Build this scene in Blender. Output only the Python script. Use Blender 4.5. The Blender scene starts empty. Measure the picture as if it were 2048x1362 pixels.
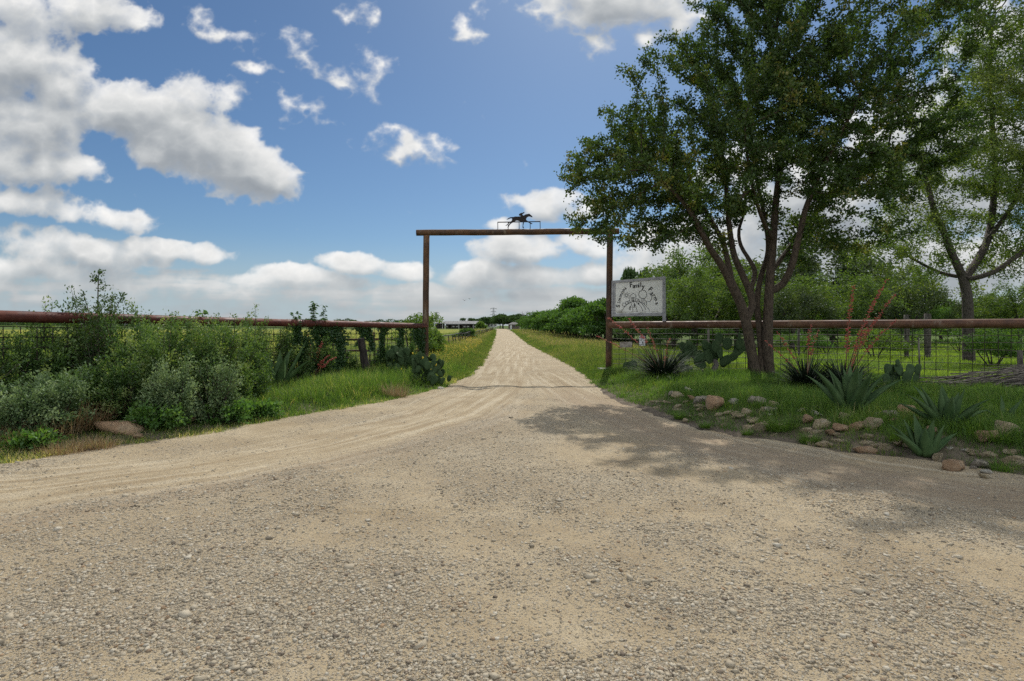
import bpy, math, random
import numpy as np
from mathutils import Vector, Matrix

# ------------------------------------------------------------------ camera, sky, sun, exposure
scene = bpy.context.scene
COL = scene.collection
R = math.radians
CAMZ = 1.4
FPX = 1138.0            # focal length in photo pixels
HOR = 657.0             # horizon row of the photo

cam = bpy.data.cameras.new('camera')
cam.sensor_width = 36.0
cam.lens = 36.0 * FPX / 2048.0
cam.shift_y = -24.0 / 2048.0
cam.clip_start = 0.05
cam.clip_end = 8000.0
cam_o = bpy.data.objects.new('camera', cam)
cam_o.location = (0, 0, CAMZ)
cam_o.rotation_euler = (R(90), 0, 0)
COL.objects.link(cam_o)
scene.camera = cam_o

SUN_EL, SUN_AZ = 45.0, 12.0          # degrees; azimuth clockwise from +Y (straight ahead)
SKY_STRENGTH = 0.11

sun = bpy.data.lights.new('sun', 'SUN')
sun.energy = 3.0
sun.angle = R(0.5)
sun.color = (1.0, 0.95, 0.86)
sun_o = bpy.data.objects.new('sun', sun)
sd = Vector((math.sin(R(SUN_AZ)) * math.cos(R(SUN_EL)), math.cos(R(SUN_AZ)) * math.cos(R(SUN_EL)), math.sin(R(SUN_EL))))
sun_o.rotation_euler = (-sd).to_track_quat('-Z', 'Y').to_euler()
sun_o.location = (0, 0, 60)
COL.objects.link(sun_o)

scene.view_settings.view_transform = 'Standard'
scene.view_settings.look = 'None'
scene.view_settings.exposure = 0.28
scene.view_settings.gamma = 1.0
scene.cycles.max_bounces = 8
scene.cycles.diffuse_bounces = 3
scene.cycles.transmission_bounces = 4
scene.cycles.glossy_bounces = 2
scene.cycles.transparent_max_bounces = 4
scene.cycles.use_adaptive_sampling = True
scene.cycles.adaptive_threshold = 0.012
scene.cycles.use_denoising = False


class NT:
    """small helper round a node tree"""
    def __init__(self, tree):
        self.t = tree
        self.n = tree.nodes
        self.l = tree.links

    def put(self, sock, v):
        if isinstance(v, bpy.types.NodeSocket):
            self.l.new(v, sock)
        elif v is not None:
            sock.default_value = v

    def math(self, op, a, b=None, c=None, clamp=False):
        n = self.n.new('ShaderNodeMath')
        n.operation = op
        n.use_clamp = clamp
        for i, v in enumerate((a, b, c)):
            if v is not None:
                self.put(n.inputs[i], v)
        return n.outputs[0]

    def vmath(self, op, a, b=None, out=0):
        n = self.n.new('ShaderNodeVectorMath')
        n.operation = op
        self.put(n.inputs[0], a)
        if b is not None:
            if op == 'SCALE':
                self.put(n.inputs['Scale'], b)
            else:
                self.put(n.inputs[1], b)
        return n.outputs[out]

    def noise(self, vec, scale, detail=4.0, rough=0.55, out='Fac', dim='3D', lac=2.0, dist=0.0):
        n = self.n.new('ShaderNodeTexNoise')
        n.noise_dimensions = dim
        if vec is not None:
            self.put(n.inputs['Vector'], vec)
        n.inputs['Scale'].default_value = scale
        n.inputs['Detail'].default_value = detail
        n.inputs['Roughness'].default_value = rough
        n.inputs['Lacunarity'].default_value = lac
        n.inputs['Distortion'].default_value = dist
        return n.outputs[0] if out == 'Fac' else n.outputs[1]

    def voronoi(self, vec, scale, feature='F1', rnd=1.0):
        n = self.n.new('ShaderNodeTexVoronoi')
        n.feature = feature
        if vec is not None:
            self.put(n.inputs['Vector'], vec)
        n.inputs['Scale'].default_value = scale
        n.inputs['Randomness'].default_value = rnd
        return n

    def ramp(self, fac, stops, interp='LINEAR'):
        n = self.n.new('ShaderNodeValToRGB')
        cr = n.color_ramp
        cr.interpolation = interp
        while len(cr.elements) < len(stops):
            cr.elements.new(0.5)
        for e, (p, c) in zip(cr.elements, stops):
            e.position = p
            e.color = (c[0], c[1], c[2], 1.0) if len(c) == 3 else c
        self.put(n.inputs[0], fac)
        return n.outputs[0]

    def mix(self, fac, a, b, blend='MIX'):
        n = self.n.new('ShaderNodeMix')
        n.data_type = 'RGBA'
        n.blend_type = blend
        n.clamp_factor = True
        self.put(n.inputs[0], fac)
        for s, v in ((n.inputs[6], a), (n.inputs[7], b)):
            if isinstance(v, (tuple, list)):
                v = (v[0], v[1], v[2], 1.0)
            self.put(s, v)
        return n.outputs[2]

    def maprange(self, v, a, b, c=0.0, d=1.0, smooth=True):
        n = self.n.new('ShaderNodeMapRange')
        n.interpolation_type = 'SMOOTHSTEP' if smooth else 'LINEAR'
        self.put(n.inputs[0], v)
        for i, x in enumerate((a, b, c, d)):
            self.put(n.inputs[i + 1], x)
        return n.outputs[0]

    def mapping(self, vec, loc=(0, 0, 0), rot=(0, 0, 0), scale=(1, 1, 1), kind='POINT'):
        n = self.n.new('ShaderNodeMapping')
        n.vector_type = kind
        self.put(n.inputs[0], vec)
        n.inputs['Location'].default_value = loc
        n.inputs['Rotation'].default_value = rot
        n.inputs['Scale'].default_value = scale
        return n.outputs[0]

    def attr(self, name, out='Fac'):
        n = self.n.new('ShaderNodeAttribute')
        n.attribute_name = name
        return n.outputs[out]

    def bump(self, height, strength=0.5, dist=0.02, normal=None):
        n = self.n.new('ShaderNodeBump')
        n.inputs['Strength'].default_value = strength
        n.inputs['Distance'].default_value = dist
        self.put(n.inputs['Height'], height)
        if normal is not None:
            self.put(n.inputs['Normal'], normal)
        return n.outputs[0]


# clouds: centre, half axes and tilt of each cumulus, given as sky directions
# (columns/rows of the photo's field of view, which the forward sky is built on)
CLOUDS = [
    # x, y, rx, ry, tilt, weight
    (250, 225, 120, 62, 22, 1.1), (340, 265, 170, 80, 24, 1.3), (440, 312, 150, 70, 24, 1.3), (525, 350, 88, 48, 22, 1.25),
    (400, 185, 85, 42, 18, .75), (470, 208, 40, 18, 10, .6),
    (40, 130, 150, 95, 10, 1.0), (120, 170, 100, 70, 35, .9), (40, 250, 140, 80, 0, 1.0), (150, 332, 70, 28, 12, .75),
    (40, 322, 140, 46, 4, .95), (190, 18, 120, 45, 5, .9), (40, 15, 110, 50, 20, .8), (270, 40, 40, 20, 0, .5),
    (40, 402, 150, 30, 6, .75), (190, 428, 130, 24, 10, .6), (50, 478, 150, 24, 5, .5), (330, 500, 150, 24, 6, 1.0),
    (180, 505, 190, 34, 3, 1.0), (90, 540, 190, 30, 0, .7),
    (825, 296, 80, 30, 18, 1.0), (865, 300, 38, 34, 0, .9), (730, 275, 45, 14, -15, .6), (700, 250, 32, 16, 0, .35),
    (670, 150, 78, 28, 22, .75), (720, 140, 55, 36, -15, .75), (725, 180, 30, 22, 30, .6), (530, 138, 42, 15, 5, .75), (592, 200, 45, 16, 20, .3),
    (410, 50, 55, 26, 25, .75), (700, 8, 45, 26, 25, .7), (738, 28, 18, 26, 15, .5), (575, 78, 40, 20, -20, .35), (500, 80, 40, 18, 20, .25), (595, 240, 30, 18, 30, .28),
    (945, 70, 36, 22, 35, .7), (970, 15, 22, 26, 25, .7),
    (1230, -5, 175, 62, 3, 1.1), (1195, 60, 34, 50, 10, .8), (1320, 30, 80, 44, -8, .9), (1110, 15, 70, 36, 10, .6),
    (1035, 495, 95, 32, 3, 1.05), (1095, 412, 52, 30, -15, .8), (1030, 400, 40, 16, 0, .45), (1145, 410, 80, 30, 10, .7), (1180, 485, 70, 22, 10, .7),
    (950, 545, 80, 28, -5, 1.0), (1080, 548, 85, 26, 5, .9), (1190, 545, 60, 24, 0, .8), (1090, 590, 120, 22, 0, .9), (1005, 445, 60, 14, 0, .5),
    (700, 528, 72, 22, 5, 1.0), (810, 540, 60, 20, 0, .9), (600, 552, 95, 22, 3, .9), (500, 560, 70, 16, 0, .7), (850, 580, 70, 20, 0, .8), (700, 565, 70, 20, 0, .8),
    (1400, 500, 200, 70, -5, 1.0), (1640, 420, 230, 130, -10, 1.1), (1880, 330, 220, 170, 0, 1.1), (1850, 520, 300, 80, 0, 1.1),
    (2080, 120, 200, 120, 10, .9), (1500, 330, 120, 50, -20, .6), (2400, 350, 300, 200, 0, 1.0), (2250, 100, 160, 90, 0, .8),
]


def value_noise(X, Y, seed):
    """smooth lattice noise in -1..1 at the coordinates X, Y"""
    rs = np.random.RandomState(seed)
    tab = rs.rand(256, 256).astype(np.float32) * 2 - 1
    xi = np.floor(X).astype(np.int32)
    yi = np.floor(Y).astype(np.int32)
    fx = X - xi
    fy = Y - yi
    fx = fx * fx * fx * (fx * (fx * 6 - 15) + 10)
    fy = fy * fy * fy * (fy * (fy * 6 - 15) + 10)
    x0, x1, y0, y1 = xi & 255, (xi + 1) & 255, yi & 255, (yi + 1) & 255
    return (tab[y0, x0] * (1 - fx) + tab[y0, x1] * fx) * (1 - fy) + (tab[y1, x0] * (1 - fx) + tab[y1, x1] * fx) * fy


def fbm(X, Y, seed, octaves=5, gain=0.5, billow=False):
    s, a, tot = 0.0, 1.0, 0.0
    c, d = math.cos(0.6), math.sin(0.6)
    for o in range(octaves):
        n = value_noise(X, Y, seed + o)
        if billow:
            n = 1.0 - 2.0 * np.abs(n) ** 0.8
        s = s + a * n
        tot += a
        a *= gain
        X, Y = (c * X - d * Y) * 2.03 + 17.3, (d * X + c * Y) * 2.03 + 5.1
    return s / tot


def box_blur(A, r, axis):
    if r < 1:
        return A
    pad = [(0, 0), (0, 0)]
    pad[axis] = (r + 1, r)
    C = np.cumsum(np.pad(A, pad, mode='edge'), axis=axis, dtype=np.float64)
    n = 2 * r + 1
    return ((np.take(C, range(n, C.shape[axis]), axis) - np.take(C, range(0, C.shape[axis] - n), axis)) / n).astype(np.float32)


def blur(A, r):
    for _ in range(2):
        A = box_blur(box_blur(A, r, 0), r, 1)
    return A


def sstep(a, b, t):
    t = np.clip((t - a) / (b - a), 0, 1)
    return t * t * (3 - 2 * t)


CX0, CX1, CY0, CY1 = -500, 2550, -500, 700       # extent of the forward cloud field


def cloud_field():
    """cover and brightness of the clouds over the forward sky (one face of a sky box)"""
    X, Y = np.meshgrid(np.arange(CX0, CX1, 1.5, dtype=np.float32), np.arange(CY0, CY1, 1.5, dtype=np.float32))
    wx = fbm(X / 120, Y / 95, 11, 4) * 20 + fbm(X / 30, Y / 26, 31, 4) * 9
    wy = fbm(X / 120, Y / 95, 51, 4) * 15 + fbm(X / 30, Y / 26, 71, 4) * 8
    damp = 0.35 + 0.65 * sstep(640, 380, Y)
    XW, YW = X + wx * damp, Y + wy * damp
    f = np.full(X.shape, -1.5, np.float32)
    wisp = np.zeros(X.shape, np.float32)           # small clouds fray more than the big banks
    for (cx, cy, rx, ry, tilt, wt) in CLOUDS:
        small = rx < 82 and cy < 330
        t = math.radians(tilt)
        c, s = math.cos(t), math.sin(t)
        dx, dy = XW - cx, YW - cy
        g = 1.25 if small else 1.15
        q = ((dx * c + dy * s) / (rx * g)) ** 2 + ((-dx * s + dy * c) / (ry * g)) ** 2
        v = wt * (0.80 if small else 1.0) * (1.0 - np.minimum(q, 4.0))
        if small:
            wisp = np.where(v > f, 1.0, wisp)
        else:
            wisp = np.where(v > f, 0.0, wisp)
        k = 0.22                                   # smooth maximum
        h = np.clip(0.5 + 0.5 * (v - f) / k, 0, 1)
        f = f * (1 - h) + v * h + k * h * (1 - h)
    wisp = blur(wisp, 6)
    # flat layers low over the horizon
    lay = fbm(X / 210 + 40, Y / 21 + 3, 91, 5, 0.52) * 0.75 + fbm(X / 500, Y / 60, 95, 3) * 0.5
    lowf = sstep(500, 600, Y) * 0.95 - 0.45 + lay * 0.85 + sstep(650, 150, X) * sstep(420, 540, Y) * 0.22
    lowf = np.where(Y < 380, -2, lowf - sstep(520, 380, Y))
    f = np.maximum(f, lowf)
    dn = 0.45 + 0.55 * sstep(655, 450, Y)
    n1 = fbm(X / 46, Y / 40, 131, 6, 0.55)
    nb = fbm(X / 60, Y / 46, 171, 5, 0.5, True)
    den = f + dn * (n1 * (0.44 + 0.36 * wisp) + nb * (0.42 + 0.1 * wisp) - 0.10 - 0.03 * wisp)
    alpha = sstep(0.0, 0.46 + 0.45 * wisp, den) * (0.80 + 0.18 * sstep(0.3, 0.9, den))
    alpha = np.where(f < -0.45, alpha * sstep(-0.8, -0.45, f), alpha)
    th = np.clip(den, 0, 1.5)
    thb = blur(th, 5)
    tb2 = blur(th, 16)
    up = np.roll(tb2, 20, axis=0)                  # what lies above (towards the sun)
    up[:20] = tb2[:20]
    above = np.clip(up - 0.15, 0, 1.2)
    n3 = fbm(X / 75, Y / 38, 211, 5, 0.5)
    nb2 = fbm(X / 34, Y / 26, 231, 4, 0.55, True)
    lit = 0.755 - 0.25 * above - 0.15 * np.clip(tb2, 0, 1.2) + 0.70 * np.clip(thb - up, -0.22, 0.32) + 0.11 * n3 + 0.09 * nb2
    # the low layers are a paler, flatter grey
    flat = sstep(520, 640, Y)
    lit = lit * (1 - 0.75 * flat) + 0.75 * flat * (0.41 + 0.32 * lay)
    return np.clip(alpha, 0, 1), np.clip(lit, 0, 1.2)


def build_world():
    w = bpy.data.worlds.new('World')
    scene.world = w
    w.use_nodes = True
    w.node_tree.nodes.clear()
    cover, lit = cloud_field()
    h, wd = cover.shape
    buf = np.zeros((h, wd, 4), np.float32)
    buf[..., 0] = cover[::-1]
    buf[..., 1] = lit[::-1]
    buf[..., 3] = 1
    img = bpy.data.images.new('cloud_field', wd, h, alpha=True, float_buffer=True)
    img.colorspace_settings.name = 'Non-Color'
    img.pixels.foreach_set(buf.ravel())
    img.update()
    img.pack()

    W = NT(w.node_tree)
    tc = W.n.new('ShaderNodeTexCoord')
    s = W.n.new('ShaderNodeSeparateXYZ')
    W.l.new(tc.outputs['Generated'], s.inputs[0])
    fwd = W.math('MAXIMUM', s.outputs[1], 0.02)
    kx, ky = FPX / (CX1 - CX0), FPX / (CY1 - CY0)
    u = W.math('MULTIPLY_ADD', W.math('DIVIDE', s.outputs[0], fwd), kx, (1024.0 - CX0) / (CX1 - CX0))
    v = W.math('MULTIPLY_ADD', W.math('DIVIDE', s.outputs[2], fwd), ky, 1.0 - (HOR - CY0) / (CY1 - CY0))
    cv = W.n.new('ShaderNodeCombineXYZ')
    W.l.new(u, cv.inputs[0])
    W.l.new(v, cv.inputs[1])
    ti = W.n.new('ShaderNodeTexImage')
    ti.image = img
    ti.extension = 'CLIP'
    ti.interpolation = 'Linear'
    W.l.new(cv.outputs[0], ti.inputs[0])
    ts = W.n.new('ShaderNodeSeparateColor')
    W.l.new(ti.outputs['Color'], ts.inputs[0])
    # inside the forward field its own clouds, elsewhere on the dome scattered noise clouds
    iu = W.math('MULTIPLY', W.maprange(u, 0.0, 0.06), W.maprange(u, 1.0, 0.94))
    iv = W.maprange(v, 1.0, 0.92)
    inside = W.math('MULTIPLY', W.math('MULTIPLY', iu, iv), W.math('GREATER_THAN', s.outputs[1], 0.02))
    nz = W.noise(W.mapping(tc.outputs['Generated'], scale=(1, 1, 2.2)), 3.2, 4.0, 0.6)
    oth = W.maprange(nz, 0.40, 0.58)
    alpha = W.math('ADD', W.math('MULTIPLY', ts.outputs[0], inside), W.math('MULTIPLY', oth, W.math('SUBTRACT', 1.0, inside)))
    lit = W.math('ADD', W.math('MULTIPLY', ts.outputs[1], inside), W.math('MULTIPLY', 0.6, W.math('SUBTRACT', 1.0, inside)))
    # unseen front-lit clouds behind the viewer, brightened to add fill light
    back = W.maprange(s.outputs[1], 0.15, -0.35, 1.0, 2.6)
    ccol = W.ramp(lit, [(0.0, CLOUD_COL[0]), (0.35, CLOUD_COL[1]), (0.62, CLOUD_COL[2]), (1.0, CLOUD_COL[3])])
    sky = W.n.new('ShaderNodeTexSky')
    sky.sky_type = 'NISHITA'
    sky.sun_disc = False
    sky.sun_elevation = R(SUN_EL)
    sky.sun_rotation = R(SUN_AZ)
    sky.altitude = 200
    sky.air_density = 1.0
    sky.dust_density = 0.6
    sky.ozone_density = 2.0
    hs = W.n.new('ShaderNodeHueSaturation')
    hs.inputs['Saturation'].default_value = SKY_SAT
    W.l.new(sky.outputs[0], hs.inputs['Color'])
    skyc = W.mix(1.0, hs.outputs[0], SKY_TINT, 'MULTIPLY')
    hz = W.maprange(s.outputs[2], 0.16, 0.0, 0.0, 0.9)          # haze band in the lowest few degrees of the sky
    skyc = W.mix(hz, skyc, tuple(c / SKY_STRENGTH for c in (0.36, 0.43, 0.48)))
    bg = W.n.new('ShaderNodeBackground')
    bg.inputs['Strength'].default_value = SKY_STRENGTH
    # the cloud colours are radiances: divide by the strength they are about to be multiplied with
    cc = W.vmath('SCALE', W.vmath('SCALE', ccol, back), 1.0 / SKY_STRENGTH)
    col = W.mix(alpha, skyc, cc)
    W.l.new(col, bg.inputs['Color'])
    out = W.n.new('ShaderNodeOutputWorld')
    W.l.new(bg.outputs[0], out.inputs[0])
    w.cycles.sampling_method = 'MANUAL'
    w.cycles.sample_map_resolution = 1024


SKY_SAT = 1.04
SKY_TINT = (0.385, 0.48, 0.555)
CLOUD_COL = ((0.215, 0.24, 0.27), (0.315, 0.338, 0.36), (0.49, 0.505, 0.51), (0.80, 0.79, 0.77))
build_world()

# ------------------------------------------------------------------ helpers
def P(px, py, Y):
    """point at distance Y seen at photo column px, row py"""
    return Vector(((px - 1024.0) * Y / FPX, Y, CAMZ + (HOR - py) * Y / FPX))


def GY(py):
    """distance of level ground seen at row py"""
    return CAMZ * FPX / (py - HOR)


def GP(px, py):
    Y = GY(py)
    x = (px - 1024.0) * Y / FPX
    return Vector((x, Y, float(H(x, Y))))


def tag(o, label=None, cat=None, group=None, kind=None):
    if label:
        o['label'] = label
    if cat:
        o['category'] = cat
    if group:
        o['group'] = group
    if kind:
        o['kind'] = kind
    return o


def empty(name, loc, label, cat, group=None, rz=0.0):
    o = bpy.data.objects.new(name, None)
    o.empty_display_size = 0.2
    o.location = loc
    o.rotation_euler = (0, 0, rz)
    COL.objects.link(o)
    return tag(o, label, cat, group)


def link(name, me, parent=None, loc=(0, 0, 0), rot=(0, 0, 0), scale=(1, 1, 1)):
    o = bpy.data.objects.new(name, me)
    o.location = loc
    o.rotation_euler = rot
    o.scale = scale
    COL.objects.link(o)
    if parent is not None:
        o.parent = parent
    return o


def copy_tree(o, parent=None):
    c = o.copy()
    COL.objects.link(c)
    if parent is not None:
        c.parent = parent
    for ch in list(o.children):
        copy_tree(ch, c)
    return c


class MB:
    """collects faces of one mesh"""
    def __init__(self):
        self.v = []
        self.f = []
        self.mi = []
        self.sm = []

    def add(self, vs, fs, m=0, smooth=False):
        b = len(self.v)
        self.v.extend([tuple(v) for v in vs])
        for f in fs:
            self.f.append([b + i for i in f])
            self.mi.append(m)
            self.sm.append(smooth)

    def box(self, c, s, rot=None, m=0, bev=0.0):
        sx, sy, sz = s[0] / 2, s[1] / 2, s[2] / 2
        vs = [Vector((x, y, z)) for x in (-sx, sx) for y in (-sy, sy) for z in (-sz, sz)]
        if rot is not None:
            vs = [rot @ v for v in vs]
        c = Vector(c)
        self.add([c + v for v in vs], [(0, 1, 3, 2), (4, 6, 7, 5), (0, 4, 5, 1), (2, 3, 7, 6), (0, 2, 6, 4), (1, 5, 7, 3)], m)

    def tube(self, pts, r, n=8, m=0, cap=True, smooth=True, wob=0.0, rnd=None):
        pts = [Vector(p) for p in pts]
        if not isinstance(r, (list, tuple)):
            r = [r] * len(pts)
        rings = []
        ref = Vector((0.31, 0.27, 0.91)).normalized()
        tot = (pts[-1] - pts[0]).normalized()
        if abs(tot.dot(ref)) > 0.8:
            ref = Vector((0.9, -0.3, 0.1)).normalized()
        vs = []
        for i, p in enumerate(pts):
            a = pts[max(i - 1, 0)]
            b = pts[min(i + 1, len(pts) - 1)]
            d = (b - a).normalized()
            u = (ref - d * ref.dot(d))
            if u.length < 1e-4:
                u = Vector((1, 0, 0))
            u.normalize()
            w = d.cross(u)
            for k in range(n):
                t = 2 * math.pi * k / n
                rr = r[i]
                if wob and rnd:
                    rr *= 1 + rnd.uniform(-wob, wob)
                vs.append(p + (u * math.cos(t) + w * math.sin(t)) * rr)
        fs = []
        for i in range(len(pts) - 1):
            for k in range(n):
                k2 = (k + 1) % n
                fs.append((i * n + k, i * n + k2, (i + 1) * n + k2, (i + 1) * n + k))
        self.add(vs, fs, m, smooth)
        if cap:
            b = len(self.v) - len(vs)
            self.f.append([b + k for k in reversed(range(n))])
            self.f.append([b + (len(pts) - 1) * n + k for k in range(n)])
            self.mi += [m, m]
            self.sm += [False, False]

    def prism(self, poly, org, ux, uz, thick, m=0):
        """flat outline poly (2D) in the plane org+ux*x+uz*z, given a thickness"""
        nrm = ux.cross(uz).normalized()
        n = len(poly)
        a = [org + ux * x + uz * z - nrm * thick / 2 for x, z in poly]
        b = [v + nrm * thick for v in a]
        fs = [tuple(range(n)), tuple(reversed(range(n, 2 * n)))]
        fs += [(i, i + n, (i + 1) % n + n, (i + 1) % n) for i in range(n)]
        self.add(a + b, fs, m)

    def mesh(self, name, mats):
        me = bpy.data.meshes.new(name)
        me.from_pydata(self.v, [], self.f)
        me.polygons.foreach_set('material_index', self.mi)
        me.polygons.foreach_set('use_smooth', self.sm)
        for m in (mats if isinstance(mats, (list, tuple)) else [mats]):
            me.materials.append(m)
        me.update()
        return me

    def build(self, name, mats, parent=None, **k):
        return link(name, self.mesh(name, mats), parent, **k)


def np_mesh(name, verts, faces, mat, attrs=None, smooth=False, vcols=None, vattrs=None):
    """mesh from arrays; faces is an (M,k) array or a list of such arrays"""
    fl = faces if isinstance(faces, list) else [faces]
    fl = [np.asarray(f, np.int32) for f in fl]
    me = bpy.data.meshes.new(name)
    me.vertices.add(len(verts))
    me.vertices.foreach_set('co', np.asarray(verts, np.float32).ravel())
    nl = sum(f.size for f in fl)
    npoly = sum(len(f) for f in fl)
    me.loops.add(nl)
    me.loops.foreach_set('vertex_index', np.concatenate([f.ravel() for f in fl]))
    me.polygons.add(npoly)
    tot = np.concatenate([np.full(len(f), f.shape[1], np.int32) for f in fl])
    me.polygons.foreach_set('loop_start', np.concatenate([[0], np.cumsum(tot)[:-1]]).astype(np.int32))
    if smooth:
        me.polygons.foreach_set('use_smooth', np.ones(npoly, bool))
    for k, a in (attrs or {}).items():
        at = me.attributes.new(k, 'FLOAT', 'FACE')
        at.data.foreach_set('value', np.asarray(a, np.float32))
    for k, a in (vattrs or {}).items():
        a = np.asarray(a, np.float32)
        if a.ndim == 1:
            at = me.attributes.new(k, 'FLOAT', 'POINT')
            at.data.foreach_set('value', a)
        else:
            at = me.attributes.new(k, 'FLOAT_VECTOR', 'POINT')
            at.data.foreach_set('vector', a.ravel())
    for m in (mat if isinstance(mat, (list, tuple)) else [mat]):
        me.materials.append(m)
    me.update(calc_edges=True)
    return me


# ------------------------------------------------------------------ materials
def new_mat(name):
    m = bpy.data.materials.new(name)
    m.use_nodes = True
    m.node_tree.nodes.clear()
    N = NT(m.node_tree)
    out = N.n.new('ShaderNodeOutputMaterial')
    return m, N, out


def principled(N, out, color, rough=0.7, normal=None, metallic=0.0, spec=0.4):
    b = N.n.new('ShaderNodeBsdfPrincipled')
    N.put(b.inputs['Base Color'], color if isinstance(color, bpy.types.NodeSocket) else (*color, 1.0))
    N.put(b.inputs['Roughness'], rough)
    N.put(b.inputs['Metallic'], metallic)
    b.inputs['Specular IOR Level'].default_value = spec
    if normal is not None:
        N.put(b.inputs['Normal'], normal)
    N.l.new(b.outputs[0], out.inputs[0])
    return b


def objco(N):
    return N.n.new('ShaderNodeTexCoord').outputs['Object']


def leaf_mat(name, stops, trans=0.35, trans_tint=(1.25, 1.3, 0.55), rough=0.5, gloss=0.12):
    """leaf: diffuse + light passing through + a little sheen; colour differs leaf by leaf"""
    m, N, out = new_mat(name)
    t = N.attr('tint')
    col = N.ramp(t, stops)
    d = N.n.new('ShaderNodeBsdfDiffuse')
    N.l.new(col, d.inputs[0])
    tr = N.n.new('ShaderNodeBsdfTranslucent')
    tc = N.mix(1.0, col, trans_tint, 'MULTIPLY')
    N.l.new(tc, tr.inputs[0])
    mx = N.n.new('ShaderNodeMixShader')
    mx.inputs[0].default_value = trans
    N.l.new(d.outputs[0], mx.inputs[1])
    N.l.new(tr.outputs[0], mx.inputs[2])
    g = N.n.new('ShaderNodeBsdfGlossy')
    g.inputs['Roughness'].default_value = rough
    g.inputs[0].default_value = (0.9, 0.95, 1.0, 1)
    mx2 = N.n.new('ShaderNodeMixShader')
    mx2.inputs[0].default_value = gloss * 0.2
    N.l.new(mx.outputs[0], mx2.inputs[1])
    N.l.new(g.outputs[0], mx2.inputs[2])
    N.l.new(mx2.outputs[0], out.inputs[0])
    return m


def simple_mat(name, c1, c2, scale=8.0, rough=0.75, bump=0.2, detail=5.0, metallic=0.0, spec=0.35, lo=0.35, hi=0.65, dist=0.01, stretch=(1, 1, 1)):
    m, N, out = new_mat(name)
    co = N.mapping(objco(N), scale=stretch)
    n = N.noise(co, scale, detail, 0.6)
    col = N.ramp(n, [(lo, c1), (hi, c2)])
    nm = N.bump(N.noise(co, scale * 3, 4.0), bump, dist) if bump else None
    principled(N, out, col, rough, nm, metallic, spec)
    return m


def rust_mat(name, dark, mid, bright, pale, pale_amt=0.5):
    """old oilfield pipe: layers of rust with paler scale worn on in patches"""
    m, N, out = new_mat(name)
    co = objco(N)
    n1 = N.noise(co, 2.3, 6.0, 0.65)
    n2 = N.noise(co, 14.0, 5.0, 0.6)
    n3 = N.noise(N.mapping(co, scale=(1, 1, .4)), 6.0, 6.0, 0.7, dist=0.4)
    col = N.ramp(n1, [(0.30, dark), (0.50, mid), (0.68, bright)])
    col = N.mix(N.maprange(n2, 0.45, 0.75, 0, 0.6), col, dark)
    col = N.mix(N.maprange(n3, 0.62 - 0.12 * pale_amt, 0.72, 0, pale_amt), col, pale)
    h = N.math('ADD', n2, N.math('MULTIPLY', N.noise(co, 60.0, 3.0), 0.5))
    principled(N, out, col, N.maprange(n1, 0.3, 0.7, 0.5, 0.85), N.bump(h, 0.35, 0.006), 0.15, 0.4)
    return m


M = {}
M['rust_post'] = rust_mat('rusty_pipe', (0.032, 0.018, 0.011), (0.085, 0.045, 0.024), (0.16, 0.085, 0.042), (0.26, 0.215, 0.155), 0.6)
M['rust_red'] = rust_mat('red_rusty_pipe', (0.040, 0.012, 0.008), (0.100, 0.027, 0.018), (0.16, 0.055, 0.034), (0.22, 0.13, 0.10), 0.45)
M['rust_rail'] = rust_mat('brown_rusty_pipe', (0.060, 0.027, 0.017), (0.135, 0.063, 0.035), (0.21, 0.125, 0.075), (0.36, 0.31, 0.25), 0.6)
M['black_metal'] = simple_mat('black_painted_steel', (0.008, 0.007, 0.007), (0.025, 0.014, 0.010), 20, 0.6, 0.1)
M['wire'] = simple_mat('dark_rusty_wire', (0.012, 0.010, 0.008), (0.04, 0.028, 0.02), 5, 0.7, 0.0)
M['old_wood'] = simple_mat('grey_weathered_wood', (0.13, 0.115, 0.10), (0.29, 0.265, 0.24), 9, 0.85, 0.4, stretch=(0.4, 0.4, 2.0))
M['sign_frame'] = simple_mat('weathered_sign_frame', (0.24, 0.24, 0.255), (0.46, 0.46, 0.48), 7, 0.8, 0.3, stretch=(0.5, 1, 2))
M['dark_wood'] = simple_mat('charred_dark_wood', (0.012, 0.010, 0.009), (0.05, 0.04, 0.034), 8, 0.9, 0.6, stretch=(2, 2, .5))
M['post_wood'] = simple_mat('fence_post_wood', (0.05, 0.042, 0.036), (0.17, 0.15, 0.13), 7, 0.9, 0.5, stretch=(2, 2, .4))
M['concrete'] = simple_mat('pale_concrete', (0.30, 0.29, 0.27), (0.48, 0.47, 0.44), 12, 0.9, 0.3)
M['ink'] = simple_mat('black_paint_line', (0.012, 0.012, 0.012), (0.03, 0.03, 0.03), 30, 0.6, 0.0)
M['red_paint'] = simple_mat('red_print', (0.30, 0.02, 0.02), (0.42, 0.04, 0.035), 30, 0.6, 0.0)
M['white_print'] = simple_mat('white_sheet', (0.62, 0.62, 0.64), (0.75, 0.75, 0.76), 12, 0.6, 0.0)
M['sticker'] = simple_mat('worn_white_sticker', (0.30, 0.27, 0.23), (0.62, 0.60, 0.55), 40, 0.7, 0.1)


def bark_mat(name, dark, light, lichen):
    m, N, out = new_mat(name)
    co = objco(N)
    st = N.mapping(co, scale=(1, 1, 0.28))
    v = N.voronoi(st, 26.0)
    n = N.noise(st, 18.0, 6.0, 0.65)
    h = N.math('ADD', N.math('MULTIPLY', v.outputs['Distance'], 0.9), n)
    col = N.ramp(h, [(0.45, dark), (1.15, light)])
    col = N.mix(N.maprange(N.noise(co, 5.0, 5.0, 0.6), 0.55, 0.72, 0, 0.55), col, lichen)
    principled(N, out, col, 0.9, N.bump(h, 0.9, 0.03), 0, 0.25)
    return m


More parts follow.
